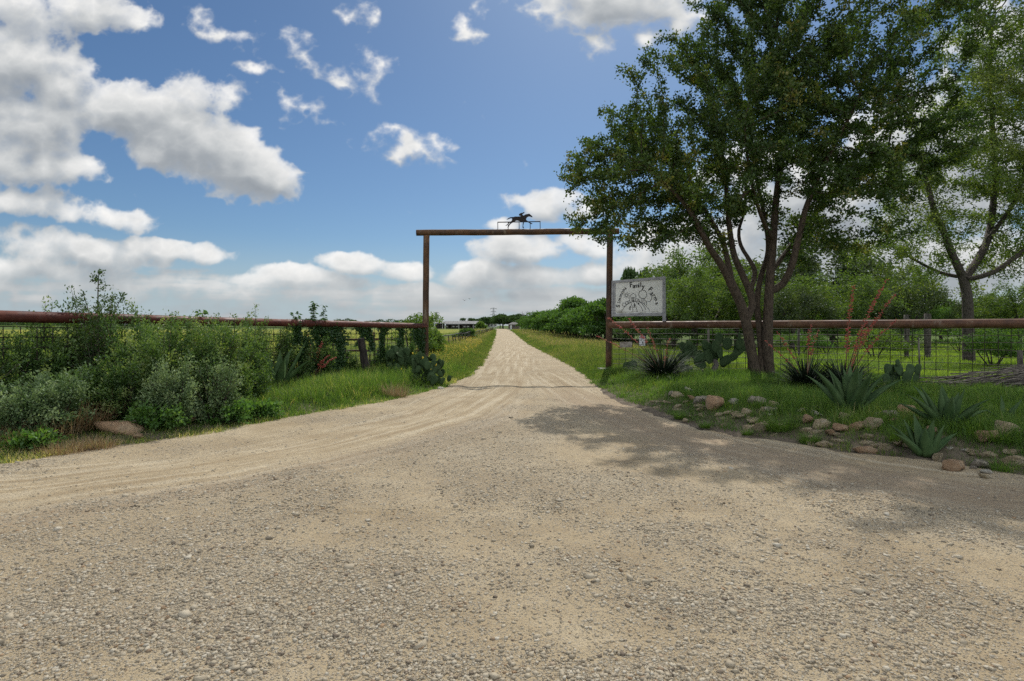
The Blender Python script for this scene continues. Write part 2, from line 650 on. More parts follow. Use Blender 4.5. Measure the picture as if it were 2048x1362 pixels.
M['bark'] = bark_mat('grey_brown_bark', (0.022, 0.016, 0.012), (0.085, 0.064, 0.046), (0.115, 0.090, 0.055))
M['bark_dark'] = bark_mat('dark_bark', (0.022, 0.018, 0.015), (0.085, 0.072, 0.06), (0.11, 0.10, 0.085))
M['twig'] = simple_mat('twig', (0.05, 0.04, 0.03), (0.13, 0.11, 0.085), 14, 0.9, 0.0)


# ------------------------------------------------------------------ the lie of the land
L_EDGE = [(2.2, -70), (3.0, -60), (4.4, -25), (5.0, -12), (5.4, -7.5), (5.83, -5.25), (6.84, -4.77), (7.48, -4.1), (8.95, -3.65), (10.1, -2.87),
          (11.5, -2.27), (13.5, -1.7), (16.3, -1.34), (21.8, -1.22), (33, -1.4), (57, -1.95), (100, -2.9), (145, -4.1), (234, -6.2), (260, -6.8)]
R_EDGE = [(2.2, 70), (2.9, 60), (3.9, 25), (4.4, 14), (4.9, 8), (5.35, 4.9), (6.06, 4.45), (6.42, 3.8), (7.5, 3.1), (8.95, 2.56), (11.1, 2.2), (14.1, 2.06),
          (18.1, 2.24), (25.3, 2.13), (48, 1.5), (85, 1.1), (122, .5), (145, 0.1), (234, -2.7), (260, -3.5)]
LEY, LEX = np.array([a for a, b in L_EDGE]), np.array([b for a, b in L_EDGE])
REY, REX = np.array([a for a, b in R_EDGE]), np.array([b for a, b in R_EDGE])


def xl(y):
    return np.interp(y, LEY, LEX)


def xr(y):
    return np.interp(y, REY, REX)


def edge_d(x, y):
    """> 0 inside the road, < 0 on the verge, in metres (sideways)"""
    x, y = np.asarray(x, float), np.asarray(y, float)
    d = np.minimum(x - xl(y), xr(y) - x)
    d = np.where(y < 2.2, 5.0, d)
    d = np.where(y > 255, -5.0, d)
    return d


def ss(a, b, t):
    t = np.clip((np.asarray(t, float) - a) / (b - a), 0, 1)
    return t * t * (3 - 2 * t)


def H(x, y):
    """height of the ground"""
    x, y = np.asarray(x, float), np.asarray(y, float)
    z = 1.2 * ss(40, 240, y) + 3.6 * ss(240, 700, y)
    off = -edge_d(x, y)
    z = z + 0.05 * ss(0.0, 0.5, off)
    z = z + 0.17 * ss(0.15, 0.9, off) * ss(2.0, 3.5, x) * ss(17.5, 14.0, y)      # the garden bed behind the stones
    z = z + 0.10 * ss(0.2, 1.2, off) * ss(-1.5, -3.0, x) * ss(18.0, 14.0, y)
    z = z + (np.sin(x * 0.21 + 1.3) * np.sin(y * 0.17) * 0.06 + np.sin(x * 0.7 + y * 0.4) * 0.02) * ss(0.5, 5, off) * ss(10, 25, y)
    z = z + np.sin(x * 0.012 + 0.5) * np.sin(y * 0.009) * 0.8 * ss(150, 500, y)
    return z


def grid_mesh(name, xs, ys, zf, mat, keep=None, vattrs=None):
    X, Y = np.meshgrid(xs, ys)
    V = np.stack([X, Y, zf(X, Y)], -1).reshape(-1, 3)
    nx, ny = len(xs), len(ys)
    i = (np.arange(ny - 1)[:, None] * nx + np.arange(nx - 1)[None]).ravel()
    F = np.stack([i, i + 1, i + 1 + nx, i + nx], -1)
    va = {k: f(X.ravel(), Y.ravel()) for k, f in (vattrs or {}).items()}
    return np_mesh(name, V, F, mat, smooth=True, vattrs=va)


def axis(near, step, far, growth):
    a = [0.0]
    while a[-1] < far:
        s = step if a[-1] < near else step * (1 + (a[-1] - near) * growth)
        a.append(a[-1] + s)
    return np.array(a)


def build_ground():
    m, N, out = new_mat('meadow_ground')
    geo = N.n.new('ShaderNodeNewGeometry').outputs['Position']
    patch = N.noise(geo, 0.05, 4.0, 0.55)
    fine = N.noise(geo, 3.0, 6.0, 0.7)
    green = N.ramp(N.noise(geo, 0.35, 5.0, 0.65), [(0.3, (0.055, 0.090, 0.022)), (0.55, (0.090, 0.140, 0.030)), (0.75, (0.15, 0.165, 0.050))])
    green = N.mix(N.maprange(patch, 0.4, 0.65, 0, 0.7), green, (0.085, 0.125, 0.028))
    green = N.mix(N.maprange(fine, 0.45, 0.7, 0, 0.5), green, (0.03, 0.04, 0.014))
    # the yellow-flowering field beyond the fence on the left
    yel = N.attr('yellow')
    green = N.mix(N.math('MULTIPLY', yel, N.maprange(N.noise(geo, 0.12, 4.0), 0.3, 0.6, 0.35, 1.0)), green, (0.25, 0.25, 0.035))
    soil = N.ramp(fine, [(0.35, (0.08, 0.062, 0.046)), (0.6, (0.17, 0.14, 0.105)), (0.75, (0.30, 0.27, 0.225))])
    bare = N.attr('bare')
    col = N.mix(bare, green, soil)
    h = N.noise(geo, 9.0, 6.0, 0.7)
    principled(N, out, col, 0.95, N.bump(h, 0.6, 0.05), 0, 0.1)
    ax = axis(10, 0.3, 2600, 0.045)
    xs = np.concatenate([-ax[:0:-1], ax])
    ys = np.concatenate([-axis(2, 2.0, 300, 0.2)[:0:-1], axis(24, 0.3, 3600, 0.03)])

    def zf(X, Y):
        return H(X, Y) - 0.06 * ss(0.05, 0.5, edge_d(X, Y))

    def bare(X, Y):
        off = -edge_d(X, Y)
        return np.clip(ss(0.7, 0.1, off) + 0.75 * ss(17.5, 12, Y) * ss(3.5, 0.5, off), 0, 1)

    def yellow(X, Y):
        return ss(-9, -16, X) * ss(28, 45, Y) * ss(230, 150, Y)
    me = grid_mesh('ground', xs, ys, zf, m, vattrs={'bare': bare, 'yellow': yellow})
    o = link('ground', me)
    tag(o, 'green grassy land running out to the horizon', 'ground', kind='structure')


# wheel tracks on the road: polylines on the ground
def gp2(px, py):
    Y = GY(py)
    return ((px - 1024.0) * Y / FPX, Y)


TRACK_L = [(-14, 3.2), (-7, 4.2)] + [gp2(*p) for p in ((0, 995), (400, 940), (700, 880), (900, 830), (1000, 775), (1025, 720))] + [(0.3, 40), (-0.2, 80), (-2.0, 145), (-4.5, 240)]
TRACK_R = [(14, 3.0), (7, 4.1)] + [gp2(*p) for p in ((2048, 1000), (1700, 950), (1450, 895), (1300, 850), (1180, 800))] + [(1.0, 18.0)]


def poly_dist(x, y, pts):
    """signed distance to a polyline and length along it"""
    x, y = np.asarray(x, float), np.asarray(y, float)
    best = np.full(x.shape, 1e9)
    sgn = np.zeros(x.shape)
    along = np.zeros(x.shape)
    acc = 0.0
    for (x0, y0), (x1, y1) in zip(pts, pts[1:]):
        dx, dy = x1 - x0, y1 - y0
        L = math.hypot(dx, dy)
        t = np.clip(((x - x0) * dx + (y - y0) * dy) / L ** 2, 0, 1)
        d = np.hypot(x - x0 - t * dx, y - y0 - t * dy)
        s = np.sign((x - x0) * dy - (y - y0) * dx)
        u = d < best
        best = np.where(u, d, best)
        sgn = np.where(u, s, sgn)
        along = np.where(u, acc + t * L, along)
        acc += L
    return best * sgn, along


def wob(x, y, s=1.0, seed=0):
    return fbm(np.asarray(x, float) * s + 50, np.asarray(y, float) * s + 50, 300 + seed, 4)


def gravel_amount(x, y):
    """how stony the road is: loose gravel lies between the wheel tracks and in the apron"""
    dl, _ = poly_dist(x, y, TRACK_L)
    dr, _ = poly_dist(x, y, TRACK_R)
    w = wob(x, y, 0.8)
    g = ss(0.35, 1.0, np.abs(dl) + 0.35 * w) * ss(0.2, 0.75, np.abs(dr) + 0.3 * w)
    g = g * np.clip(0.62 + 1.15 * wob(x, y, 1.0, 9) + 0.5 * wob(x, y, 3.5, 12), 0, 1.2)
    g = g * (0.25 + 0.75 * ss(17, 9, y))
    # the ridge the wheels throw up in the middle
    g = g + 0.5 * ss(1.3, 0.5, np.abs(dl - 1.45)) * ss(10.5, 7.5, y) * ss(3.0, 4.5, y)
    g = g * ss(-0.05, 0.4, edge_d(x, y))
    return np.clip(g, 0, 1)


def build_road():
    m, N, out = new_mat('caliche_gravel_road')
    geo = N.n.new('ShaderNodeNewGeometry').outputs['Position']
    grav = N.attr('gravel')
    brown = N.attr('brown')
    lane = N.attr('lane', 'Vector')
    n1 = N.noise(geo, 1.1, 5.0, 0.6)
    n2 = N.noise(geo, 9.0, 6.0, 0.65)
    n3 = N.noise(geo, 70.0, 4.0, 0.7)
    streak = N.noise(N.mapping(lane, scale=(7.0, 0.22, 1)), 1.0, 5.0, 0.6)
    trk = N.attr('track')
    streak = N.math('MULTIPLY_ADD', N.math('SUBTRACT', streak, 0.5), trk, 0.5)
    dirt = N.ramp(n1, [(0.3, (0.333, 0.256, 0.158)), (0.5, (0.421, 0.337, 0.217)), (0.72, (0.497, 0.415, 0.286))])
    dirt = N.mix(N.maprange(streak, 0.51, 0.62, 0, 0.75), dirt, (0.328, 0.246, 0.149))
    dirt = N.mix(N.maprange(streak, 0.49, 0.39, 0, 0.75), dirt, (0.550, 0.467, 0.332))
    dirt = N.mix(N.maprange(n2, 0.5, 0.75, 0, 0.5), dirt, (0.293, 0.216, 0.133))
    dirt = N.mix(N.math('MULTIPLY', brown, N.maprange(n2, 0.25, 0.6, 0.25, 0.9)), dirt, (0.327, 0.249, 0.170))
    # small stones pressed into the surface, two sizes
    v1 = N.voronoi(geo, 74.0)
    v1.distance = 'MANHATTAN'
    v2 = N.voronoi(geo, 110.0)
    sc = N.n.new('ShaderNodeSeparateColor')
    N.l.new(v1.outputs['Color'], sc.inputs[0])
    sc2 = N.n.new('ShaderNodeSeparateColor')
    N.l.new(v2.outputs['Color'], sc2.inputs[0])
    stone_a = N.ramp(sc.outputs[0], [(0.0, (0.274, 0.241, 0.195)), (0.35, (0.389, 0.348, 0.274)), (0.7, (0.464, 0.425, 0.353)), (1.0, (0.316, 0.246, 0.168))])
    stone_b = N.ramp(sc2.outputs[0], [(0.0, (0.232, 0.194, 0.149)), (0.5, (0.444, 0.381, 0.291)), (1.0, (0.532, 0.485, 0.407))])
    thr = N.math('MULTIPLY_ADD', grav, 0.75, -0.04)
    pa = N.math('MULTIPLY', N.math('LESS_THAN', sc.outputs[1], thr), N.maprange(v1.outputs['Distance'], 0.72, 0.5))
    thr2 = N.math('MULTIPLY_ADD', grav, 0.40, 0.30)
    pb = N.math('MULTIPLY', N.math('LESS_THAN', sc2.outputs[1], thr2), N.maprange(v2.outputs['Distance'], 0.55, 0.40))
    col = N.mix(N.math('MULTIPLY', pb, 0.75), dirt, stone_b)
    col = N.mix(N.math('MULTIPLY', pa, 0.9), col, stone_a)
    col = N.mix(N.maprange(n3, 0.52, 0.70, 0, 0.6), col, (0.23, 0.18, 0.12))
    pit_shade = N.maprange(N.noise(geo, 150.0, 2.0, 0.5), 0.60, 0.68, 0, 0.75)  # dark speckle painted into the colour for the shade in small pits
    pit_shade = N.math('MULTIPLY', pit_shade, N.math('MULTIPLY_ADD', grav, 0.65, 0.35, clamp=True))
    col = N.mix(pit_shade, col, (0.15, 0.115, 0.075))
    ha = N.math('MULTIPLY', N.math('SUBTRACT', 0.6, v1.outputs['Distance']), N.math('MULTIPLY', pa, 0.9))
    hb = N.math('MULTIPLY', N.math('SUBTRACT', 0.6, v2.outputs['Distance']), N.math('MULTIPLY', pb, 0.7))
    h = N.math('ADD', N.math('ADD', ha, hb), N.math('ADD', N.math('MULTIPLY', n3, 0.6), N.math('MULTIPLY', n2, 1.3)))
    h = N.math('ADD', h, N.math('MULTIPLY', streak, 0.8))
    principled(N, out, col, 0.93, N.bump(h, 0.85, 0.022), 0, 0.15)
    rows = np.concatenate([np.arange(-9, 1.8, 0.4), np.arange(1.8, 6.0, 0.05), np.arange(6.0, 17, 0.09), 17 * 1.035 ** np.arange(0, 80)])
    rows = rows[rows < 252]
    K = 170
    s = np.linspace(0, 1, K)
    X, Y = [], []
    for y in rows:
        a, b = (max(float(xl(y)), -18.0), min(float(xr(y)), 18.0)) if y > 2.2 else (-18.0, 18.0)
        jl = 0.16 * float(wob(np.array([a * .3]), np.array([y * 1.6]), 1.0, 3)[0]) * (1 + y * .02)
        jr = 0.16 * float(wob(np.array([b * .3]), np.array([y * 1.6]), 1.0, 4)[0]) * (1 + y * .02)
        X.append((a + jl) * (1 - s) + (b + jr) * s)
        Y.append(np.full(K, y))
    X, Y = np.array(X), np.array(Y)
    dl, al = poly_dist(X, Y, TRACK_L)
    dr, ar = poly_dist(X, Y, TRACK_R)
    g = gravel_amount(X, Y)
    near = ss(40, 15, Y)
    rut = -0.022 * ss(0.42, 0.1, np.abs(np.abs(dl) - 0.62)) - 0.018 * ss(0.4, 0.1, np.abs(np.abs(dr) - 0.5))
    z = H(X, Y) + 0.006 + near * (0.020 * g + 0.022 * wob(X, Y, 0.9, 5) + 0.010 * wob(X, Y, 4.0, 6) + rut) + 0.03 * ss(0.0, 0.0001, 0)
    V = np.stack([X, Y, z], -1).reshape(-1, 3)
    n = len(rows)
    i = (np.arange(n - 1)[:, None] * K + np.arange(K - 1)[None]).ravel()
    F = np.stack([i, i + 1, i + 1 + K, i + K], -1)
    brown = ss(0.85, 0.25, np.abs(dr + 0.1)) * ss(15, 10, Y) + 0.55 * ss(0.5, 0.1, np.abs(dl - 0.85)) * ss(12, 8, Y)
    lane = np.stack([np.where(np.abs(dl) < np.abs(dr), dl, dr + 30), np.where(np.abs(dl) < np.abs(dr), al, ar), 0 * X], -1).reshape(-1, 3)
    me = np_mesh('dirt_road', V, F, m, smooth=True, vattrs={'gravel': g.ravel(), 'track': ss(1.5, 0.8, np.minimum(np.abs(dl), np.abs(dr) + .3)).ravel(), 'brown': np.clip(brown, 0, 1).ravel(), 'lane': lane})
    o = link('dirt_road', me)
    tag(o, 'pale tan gravel road running through the gate', 'road', kind='structure')
    return rows, X, z


ICO = None


def ico():
    global ICO
    if ICO is None:
        t = (1 + 5 ** .5) / 2
        v = np.array([(-1, t, 0), (1, t, 0), (-1, -t, 0), (1, -t, 0), (0, -1, t), (0, 1, t), (0, -1, -t), (0, 1, -t), (t, 0, -1), (t, 0, 1), (-t, 0, -1), (-t, 0, 1)], float)
        v /= np.linalg.norm(v[0])
        f = np.array([(0, 11, 5), (0, 5, 1), (0, 1, 7), (0, 7, 10), (0, 10, 11), (1, 5, 9), (5, 11, 4), (11, 10, 2), (10, 7, 6), (7, 1, 8), (3, 9, 4), (3, 4, 2), (3, 2, 6), (3, 6, 8), (3, 8, 9), (4, 9, 5), (2, 4, 11), (6, 2, 10), (8, 6, 7), (9, 8, 1)])
        ICO = v, f
    return ICO


OCT_V = np.array([(1, 0, 0), (0, 1, 0), (-1, 0, 0), (0, -1, 0), (0, 0, 1), (0, 0, -1.0)])
BOX_V = np.array([(x, y, z) for x in (-.8, .8) for y in (-.8, .8) for z in (-.8, .8)])
BOX_F = np.array([(0, 1, 3, 2), (4, 6, 7, 5), (0, 4, 5, 1), (2, 3, 7, 6), (0, 2, 6, 4), (1, 5, 7, 3)])
OCT_F = np.array([(0, 1, 4), (1, 2, 4), (2, 3, 4), (3, 0, 4), (1, 0, 5), (2, 1, 5), (3, 2, 5), (0, 3, 5)])


def scatter_solids(rs, base, pos, size, flat=(0.40, 0.72), jit=0.36):
    """copies of a small solid with random proportions, as one array mesh"""
    bv, bf = base
    n, k = len(pos), len(bv)
    V = np.repeat(bv[None], n, 0) * (1 + rs.uniform(-jit, jit, (n, k, 1)))
    sc = np.stack([rs.uniform(.8, 1.35, n), rs.uniform(.7, 1.1, n), rs.uniform(flat[0], flat[1], n)], -1) * size[:, None]
    V = V * sc[:, None, :]
    a = rs.uniform(0, 6.283, n)
    tx = rs.normal(0, 0.35, n)
    c, s = np.cos(tx)[:, None], np.sin(tx)[:, None]
    y, z = V[..., 1] * c - V[..., 2] * s, V[..., 1] * s + V[..., 2] * c
    V[..., 1], V[..., 2] = y, z
    c, s = np.cos(a)[:, None], np.sin(a)[:, None]
    x, y = V[..., 0] * c - V[..., 1] * s, V[..., 0] * s + V[..., 1] * c
    V[..., 0], V[..., 1] = x, y
    V += pos[:, None, :]
    F = (bf[None] + (np.arange(n) * k)[:, None, None]).reshape(-1, bf.shape[1])
    return V.reshape(-1, 3), F


def build_gravel():
    m, N, out = new_mat('limestone_gravel')
    t = N.attr('tint')
    geo = N.n.new('ShaderNodeNewGeometry').outputs['Position']
    col = N.ramp(t, [(0.0, (0.209, 0.179, 0.138)), (0.25, (0.341, 0.290, 0.212)), (0.6, (0.427, 0.370, 0.277)), (0.85, (0.481, 0.442, 0.364)), (0.93, (0.326, 0.214, 0.123)), (1.0, (0.155, 0.123, 0.093))])
    col = N.mix(N.maprange(N.noise(geo, 120.0, 3.0), 0.45, 0.7, 0, 0.4), col, (0.40, 0.34, 0.25))
    principled(N, out, col, 0.9, N.bump(N.noise(geo, 260.0, 3.0), 0.4, 0.004), 0, 0.2)
    rs = np.random.RandomState(5)
    for (n, lo, hi, base, y0, y1, powr, nm, lab) in (
            (100000, 0.0026, 0.0068, (OCT_V, OCT_F), 2.0, 7.5, 1.7, 'gravel', 'fine pale limestone gravel loose on the road'),
            (26000, 0.0048, 0.0118, (BOX_V, BOX_F), 2.0, 13.0, 1.3, 'gravel', 'coarse pale limestone gravel thrown up between the wheel tracks'),
            (240, 0.011, 0.026, (BOX_V, BOX_F), 2.0, 9.0, 1.2, 'gravel', 'scattered larger grey and white stones on the gravel road')):
        u = rs.rand(n * 4)
        y = (y0 ** (1 - powr) + u * (y1 ** (1 - powr) - y0 ** (1 - powr))) ** (1 / (1 - powr))
        x = rs.uniform(-1.05, 1.05, n * 4) * y * 0.9
        g = gravel_amount(x, y)
        if nm == 'gravel' and hi > 0.03:
            g = 0.25 + 0.5 * g
        k = (rs.rand(n * 4) < 0.22 * g + 0.42 * g ** 2 + (0.12 if hi < .01 else .04)) & (edge_d(x, y) > 0.06)
        x, y = x[k][:n], y[k][:n]
        g = gravel_amount(x, y)
        size = lo * (hi / lo) ** (rs.rand(len(x)) ** 1.6)
        z = road_z(x, y)
        V, F = scatter_solids(rs, base, np.stack([x, y, z + size * 0.12], -1), size)
        tint = np.repeat(np.clip(rs.normal(0.52, 0.26, len(x)), 0, 1), len(base[1]))
        o = link(nm, np_mesh('gravel', V, F, m, attrs={'tint': tint}))
        tag(o, lab, 'gravel', kind='stuff')


build_ground()
ROAD_ROWS, ROAD_X, ROAD_Z = build_road()


def road_z(x, y):
    """height of the road sheet itself under the points (bilinear look-up in its own rows)"""
    r = np.clip(np.searchsorted(ROAD_ROWS, y) - 1, 0, len(ROAD_ROWS) - 2)
    fy = (y - ROAD_ROWS[r]) / (ROAD_ROWS[r + 1] - ROAD_ROWS[r])

    def row(rr):
        a, b = ROAD_X[rr, 0], ROAD_X[rr, -1]
        t = np.clip((x - a) / (b - a), 0, 1) * (ROAD_X.shape[1] - 1)
        i = np.minimum(t.astype(int), ROAD_X.shape[1] - 2)
        f = t - i
        return ROAD_Z[rr, i] * (1 - f) + ROAD_Z[rr, i + 1] * f
    return row(r) * (1 - fy) + row(r + 1) * fy


build_gravel()

# ------------------------------------------------------------------ gate, fences, signs
GYD = 18.1
POST_L = Vector((-2.735, GYD, 0))
POST_R = Vector((3.094, GYD, 0))


def line_pts(a, b, n, rnd=None, amp=0.0):
    out = []
    for i in range(n + 1):
        t = i / n
        p = a.lerp(b, t)
        if rnd and 0 < i < n:
            p = p + Vector((rnd.uniform(-amp, amp), rnd.uniform(-amp, amp), rnd.uniform(-amp, amp)))
        out.append(p)
    return out


def build_gate():
    rnd = random.Random(3)
    g = empty('ranch_gateway', (0.18, GYD, 0), 'tall rusty pipe gateway of two posts and a crossbeam over the gravel road', 'gateway')
    o = Vector(g.location)
    mb = MB()
    mb.tube(line_pts(POST_L + Vector((-0.03, 0, -0.2)) - o, POST_L + Vector((0.015, 0, 4.36)) - o, 10, rnd, .004), 0.098, 16)
    mb.build('post', M['rust_post'], g)
    mb = MB()
    mb.tube(line_pts(POST_R + Vector((-0.02, 0, 0.1)) - o, POST_R + Vector((0.02, 0, 4.41)) - o, 10, rnd, .004), 0.10, 16)
    mb.build('post', M['rust_post'], g)
    mb = MB()
    a, b = Vector((-3.04, GYD, 4.445)) - o, Vector((3.40, GYD, 4.495)) - o
    mb.tube(line_pts(a, b, 14, rnd, .005), 0.097, 16, cap=False)
    # open pipe ends: an inner wall
    mb.tube([b, b + (a - b) * 0.04], 0.085, 16, cap=True)
    mb.tube([a, a + (b - a) * 0.04], 0.085, 16, cap=True)
    mb.build('crossbeam', M['rust_post'], g)
    mb = MB()
    mb.box(POST_R + Vector((-0.02, 0, 0.06)) - o, (0.62, 0.5, 0.16), Matrix.Rotation(0.05, 3, 'Z'))
    mb.build('footing', M['concrete'], g)


def build_jockey():
    """flat cut steel silhouette standing on the crossbeam"""
    S = 17.07
    zb = 4.47 + 0.095

    def q(zx, zy):
        p = P(980 + zx / S, 410 + zy / S, GYD)
        return Vector((p.x, 0, p.z - zb))
    horse = [(560, 490), (600, 468), (650, 435), (700, 418), (760, 412), (810, 408), (860, 392), (930, 396), (1000, 392), (1050, 385), (1100, 372), (1150, 360),
             (1180, 340), (1220, 318), (1270, 310), (1318, 303), (1325, 290), (1345, 300), (1380, 330), (1420, 362), (1450, 395), (1445, 418), (1420, 420), (1380, 400), (1340, 392),
             (1300, 400), (1265, 425), (1240, 460), (1235, 500), (1260, 530), (1310, 562), (1360, 588), (1420, 618), (1452, 638), (1420, 656), (1388, 640), (1330, 607),
             (1270, 580), (1220, 568), (1165, 582), (1150, 640), (1135, 710), (1142, 750), (1165, 790), (1138, 797), (1110, 770), (1113, 700), (1118, 640), (1122, 580),
             (1060, 562), (990, 548), (930, 530), (880, 540), (850, 560), (800, 588), (760, 610), (710, 640), (682, 670), (652, 720), (627, 770), (593, 774), (610, 730),
             (638, 680), (658, 640), (690, 603), (660, 610), (640, 640), (600, 680), (550, 712), (528, 705), (560, 680), (600, 650), (630, 610), (650, 580), (700, 568),
             (740, 540), (755, 500), (750, 455), (700, 455), (650, 475), (610, 497)]
    jock = [(985, 340), (1000, 305), (1040, 280), (1090, 265), (1125, 262), (1140, 245), (1170, 238), (1178, 258), (1160, 285), (1130, 295), (1108, 310), (1115, 345), (1150, 362),
            (1100, 380), (1060, 384), (1040, 372), (1000, 362)]
    g = empty('horse_and_jockey_cutout', (q(1000, 600).x, GYD, zb), 'black steel cutout of a galloping racehorse with jockey standing on the crossbeam', 'ornament')
    cx = q(1000, 600).x

    def poly(pts):
        return [(q(*p).x - cx, q(*p).z) for p in pts]
    for nm, pts in (('horse', horse), ('jockey', jock)):
        mb = MB()
        mb.prism(poly(pts), Vector((0, 0, 0)), Vector((1, 0, 0)), Vector((0, 0, 1)), 0.014 if nm == 'horse' else 0.018)
        mb.build(nm, M['black_metal'], g)
    a, b = q(255, 585), q(1725, 562)
    mb = MB()
    mb.box(((a.x + b.x) / 2 - cx, 0.018, (a.z + b.z) / 2), (b.x - a.x, 0.02, 0.028), Matrix.Rotation(-math.atan2(b.z - a.z, b.x - a.x), 3, 'Y'))
    mb.build('rail', M['black_metal'], g)
    for zx in (268, 622, 997, 1375, 1715):
        t = (zx - 255) / (1725 - 255)
        mb = MB()
        mb.tube([(q(zx, 0).x - cx, 0.018, -0.02), (q(zx - 4, 0).x - cx, 0.018, a.z * (1 - t) + b.z * t)], 0.011, 6)
        mb.build('support_rod', M['black_metal'], g)


LF_A, LF_B = Vector((POST_L.x, GYD, 1.48)), Vector((-6.97, 7.75, 1.566))
RF_A, RF_B = Vector((POST_R.x, GYD, 1.51)), Vector((11.16, 12.4, 1.513))


def wire_mesh(a, b, t0, t1, ztop, sv, sh, o, rnd, r=0.007):
    """welded wire panel hung under the rail"""
    mb = MB()
    d = (b - a)
    L = math.hypot(d.x, d.y)
    n = int(L * (t1 - t0) / sv)

    def pt(t, z):
        p = a + d * t
        return Vector((p.x, p.y + 0.02, z)) - o
    for i in range(n + 1):
        t = t0 + (t1 - t0) * i / n
        gp = a + d * t
        z0 = float(H(gp.x, gp.y)) - 0.02
        w = rnd.uniform(-.012, .012) / L
        mb.tube([pt(t, ztop), pt(t + w, (ztop + z0) / 2), pt(t + w * .5, z0)], r, 4, cap=False, smooth=False)
    z = ztop
    k = 0
    while z > 0.08:
        pts = [pt(t0 + (t1 - t0) * i / 24, z + 0.012 * math.sin(i * 1.7 + k) + rnd.uniform(-.006, .006)) for i in range(25)]
        mb.tube(pts, r, 4, cap=False, smooth=False)
        z -= sh
        k += 1
    return mb


def build_fences():
    rnd = random.Random(8)
    # left
    d = LF_B - LF_A
    g = empty('pipe_fence', (LF_A.x, LF_A.y, 0), 'dark red rusty pipe rail fence with wire mesh behind the shrubs', 'fence')
    o = Vector(g.location)
    mb = MB()
    mb.tube(line_pts(LF_A - o, LF_A + d * 1.28 - o, 12, rnd, .004), 0.083, 14)
    mb.build('rail', M['rust_red'], g)
    wire_mesh(LF_A, LF_B, 0.01, 1.25, 1.42, 0.20, 0.15, o, rnd).build('wire_mesh', M['wire'], g)
    for t in (1.2,):
        p = LF_A + d * t
        mb = MB()
        mb.tube([Vector((p.x, p.y, -0.2)) - o, Vector((p.x, p.y, p.z - 0.07)) - o], 0.06, 12)
        mb.build('post', M['rust_post'], g)
    # right
    d = RF_B - RF_A
    g = empty('pipe_fence', (RF_A.x, RF_A.y, 0), 'brown weathered pipe rail fence with wire mesh behind the forked tree', 'fence')
    o = Vector(g.location)
    mb = MB()
    mb.tube([RF_A - d.normalized() * 0.02 - Vector((0, .11, 0)) - o] + line_pts(RF_A - Vector((0, .11, 0)) + d * .01 - o, RF_A + d * 1.3 - o, 12, rnd, .004), 0.103, 16)
    mb.build('rail', M['rust_rail'], g)
    wire_mesh(RF_A, RF_B, 0.012, 1.25, 1.40, 0.22, 0.16, o, rnd).build('wire_mesh', M['wire'], g)
    for t in (0.43, 1.12):
        p = RF_A + d * t
        mb = MB()
        mb.tube([Vector((p.x, p.y + .03, -0.2)) - o, Vector((p.x, p.y + .03, p.z - 0.09)) - o], 0.07, 12)
        mb.build('post', M['rust_post'], g)
    # worn number stickers on the rail beside the gate post
    rx = d.normalized()
    ux = Vector((rx.x, rx.y, 0)).normalized()
    uz = Vector((0, 0, 1))
    nrm = Vector((ux.y, -ux.x, 0))
    for (x0, x1, txt) in ((1227.3, 1248, '71160'), (1254, 1272, 'Farms')):
        def onrail(px):
            k = (px - 1024) / FPX
            s = (k * RF_A.y - RF_A.x) / (ux.x - k * ux.y)
            return s
        s0, s1 = onrail(x0), onrail(x1)
        c = RF_A + d.normalized() * ((s0 + s1) / 2) + nrm * 0.104 + Vector((0, -0.05, 0.012))
        w, h = (s1 - s0), 0.095
        mb = MB()
        mb.prism([(-w / 2, -h / 2), (w / 2, -h / 2), (w / 2, h / 2), (-w / 2, h / 2)], c - o, ux, uz, 0.004)
        st = mb.build('sticker', M['sticker'], g)
        mb = MB()
        text(mb, txt, c - o + nrm * 0.004, ux, uz, 0.10 if txt[0] == '7' else 0.075, w * 0.9)
        mb.build('lettering', M['ink'], st)


GLYPH = {}


def glyph(ch):
    """outline mesh of one character from Blender's built-in font, cap height 1"""
    if ch not in GLYPH:
        cu = bpy.data.curves.new('glyph', 'FONT')
        cu.body = ch
        cu.size = 1.0 / 0.70
        cu.offset = 0.03
        cu.resolution_u = 3
        ob = bpy.data.objects.new('glyph', cu)
        COL.objects.link(ob)
        dg = bpy.context.evaluated_depsgraph_get()
        me = bpy.data.meshes.new_from_object(ob.evaluated_get(dg))
        vs = [(v.co.x, v.co.y) for v in me.vertices]
        fs = [tuple(p.vertices) for p in me.polygons]
        bpy.data.objects.remove(ob)
        bpy.data.curves.remove(cu)
        bpy.data.meshes.remove(me)
        xs = [v[0] for v in vs] or [0, .3]
        GLYPH[ch] = (vs, fs, min(xs), max(xs))
    return GLYPH[ch]


def text(mb, s, c, ux, uz, size, width=None, rot=0.0, centre=True):
    """a line of lettering laid on the plane ux, uz with its middle at c"""
    x, items = 0.0, []
    for ch in s:
        if ch == ' ':
            x += 0.4
            continue
        vs, fs, a, b = glyph(ch)
        items.append((vs, fs, x - a))
        x += (b - a) + 0.16
    W = max(x - 0.16, 0.01)
    k = size if width is None else width / W
    cr, sr = math.cos(rot), math.sin(rot)
    for vs, fs, off in items:
        pts = []
        for vx, vy in vs:
            lx, ly = (vx + off - W / 2) * (k if width is None else width / W), (vy - 0.35) * size
            pts.append(c + ux * (lx * cr - ly * sr) + uz * (lx * sr + ly * cr))
        mb.add(pts, fs)


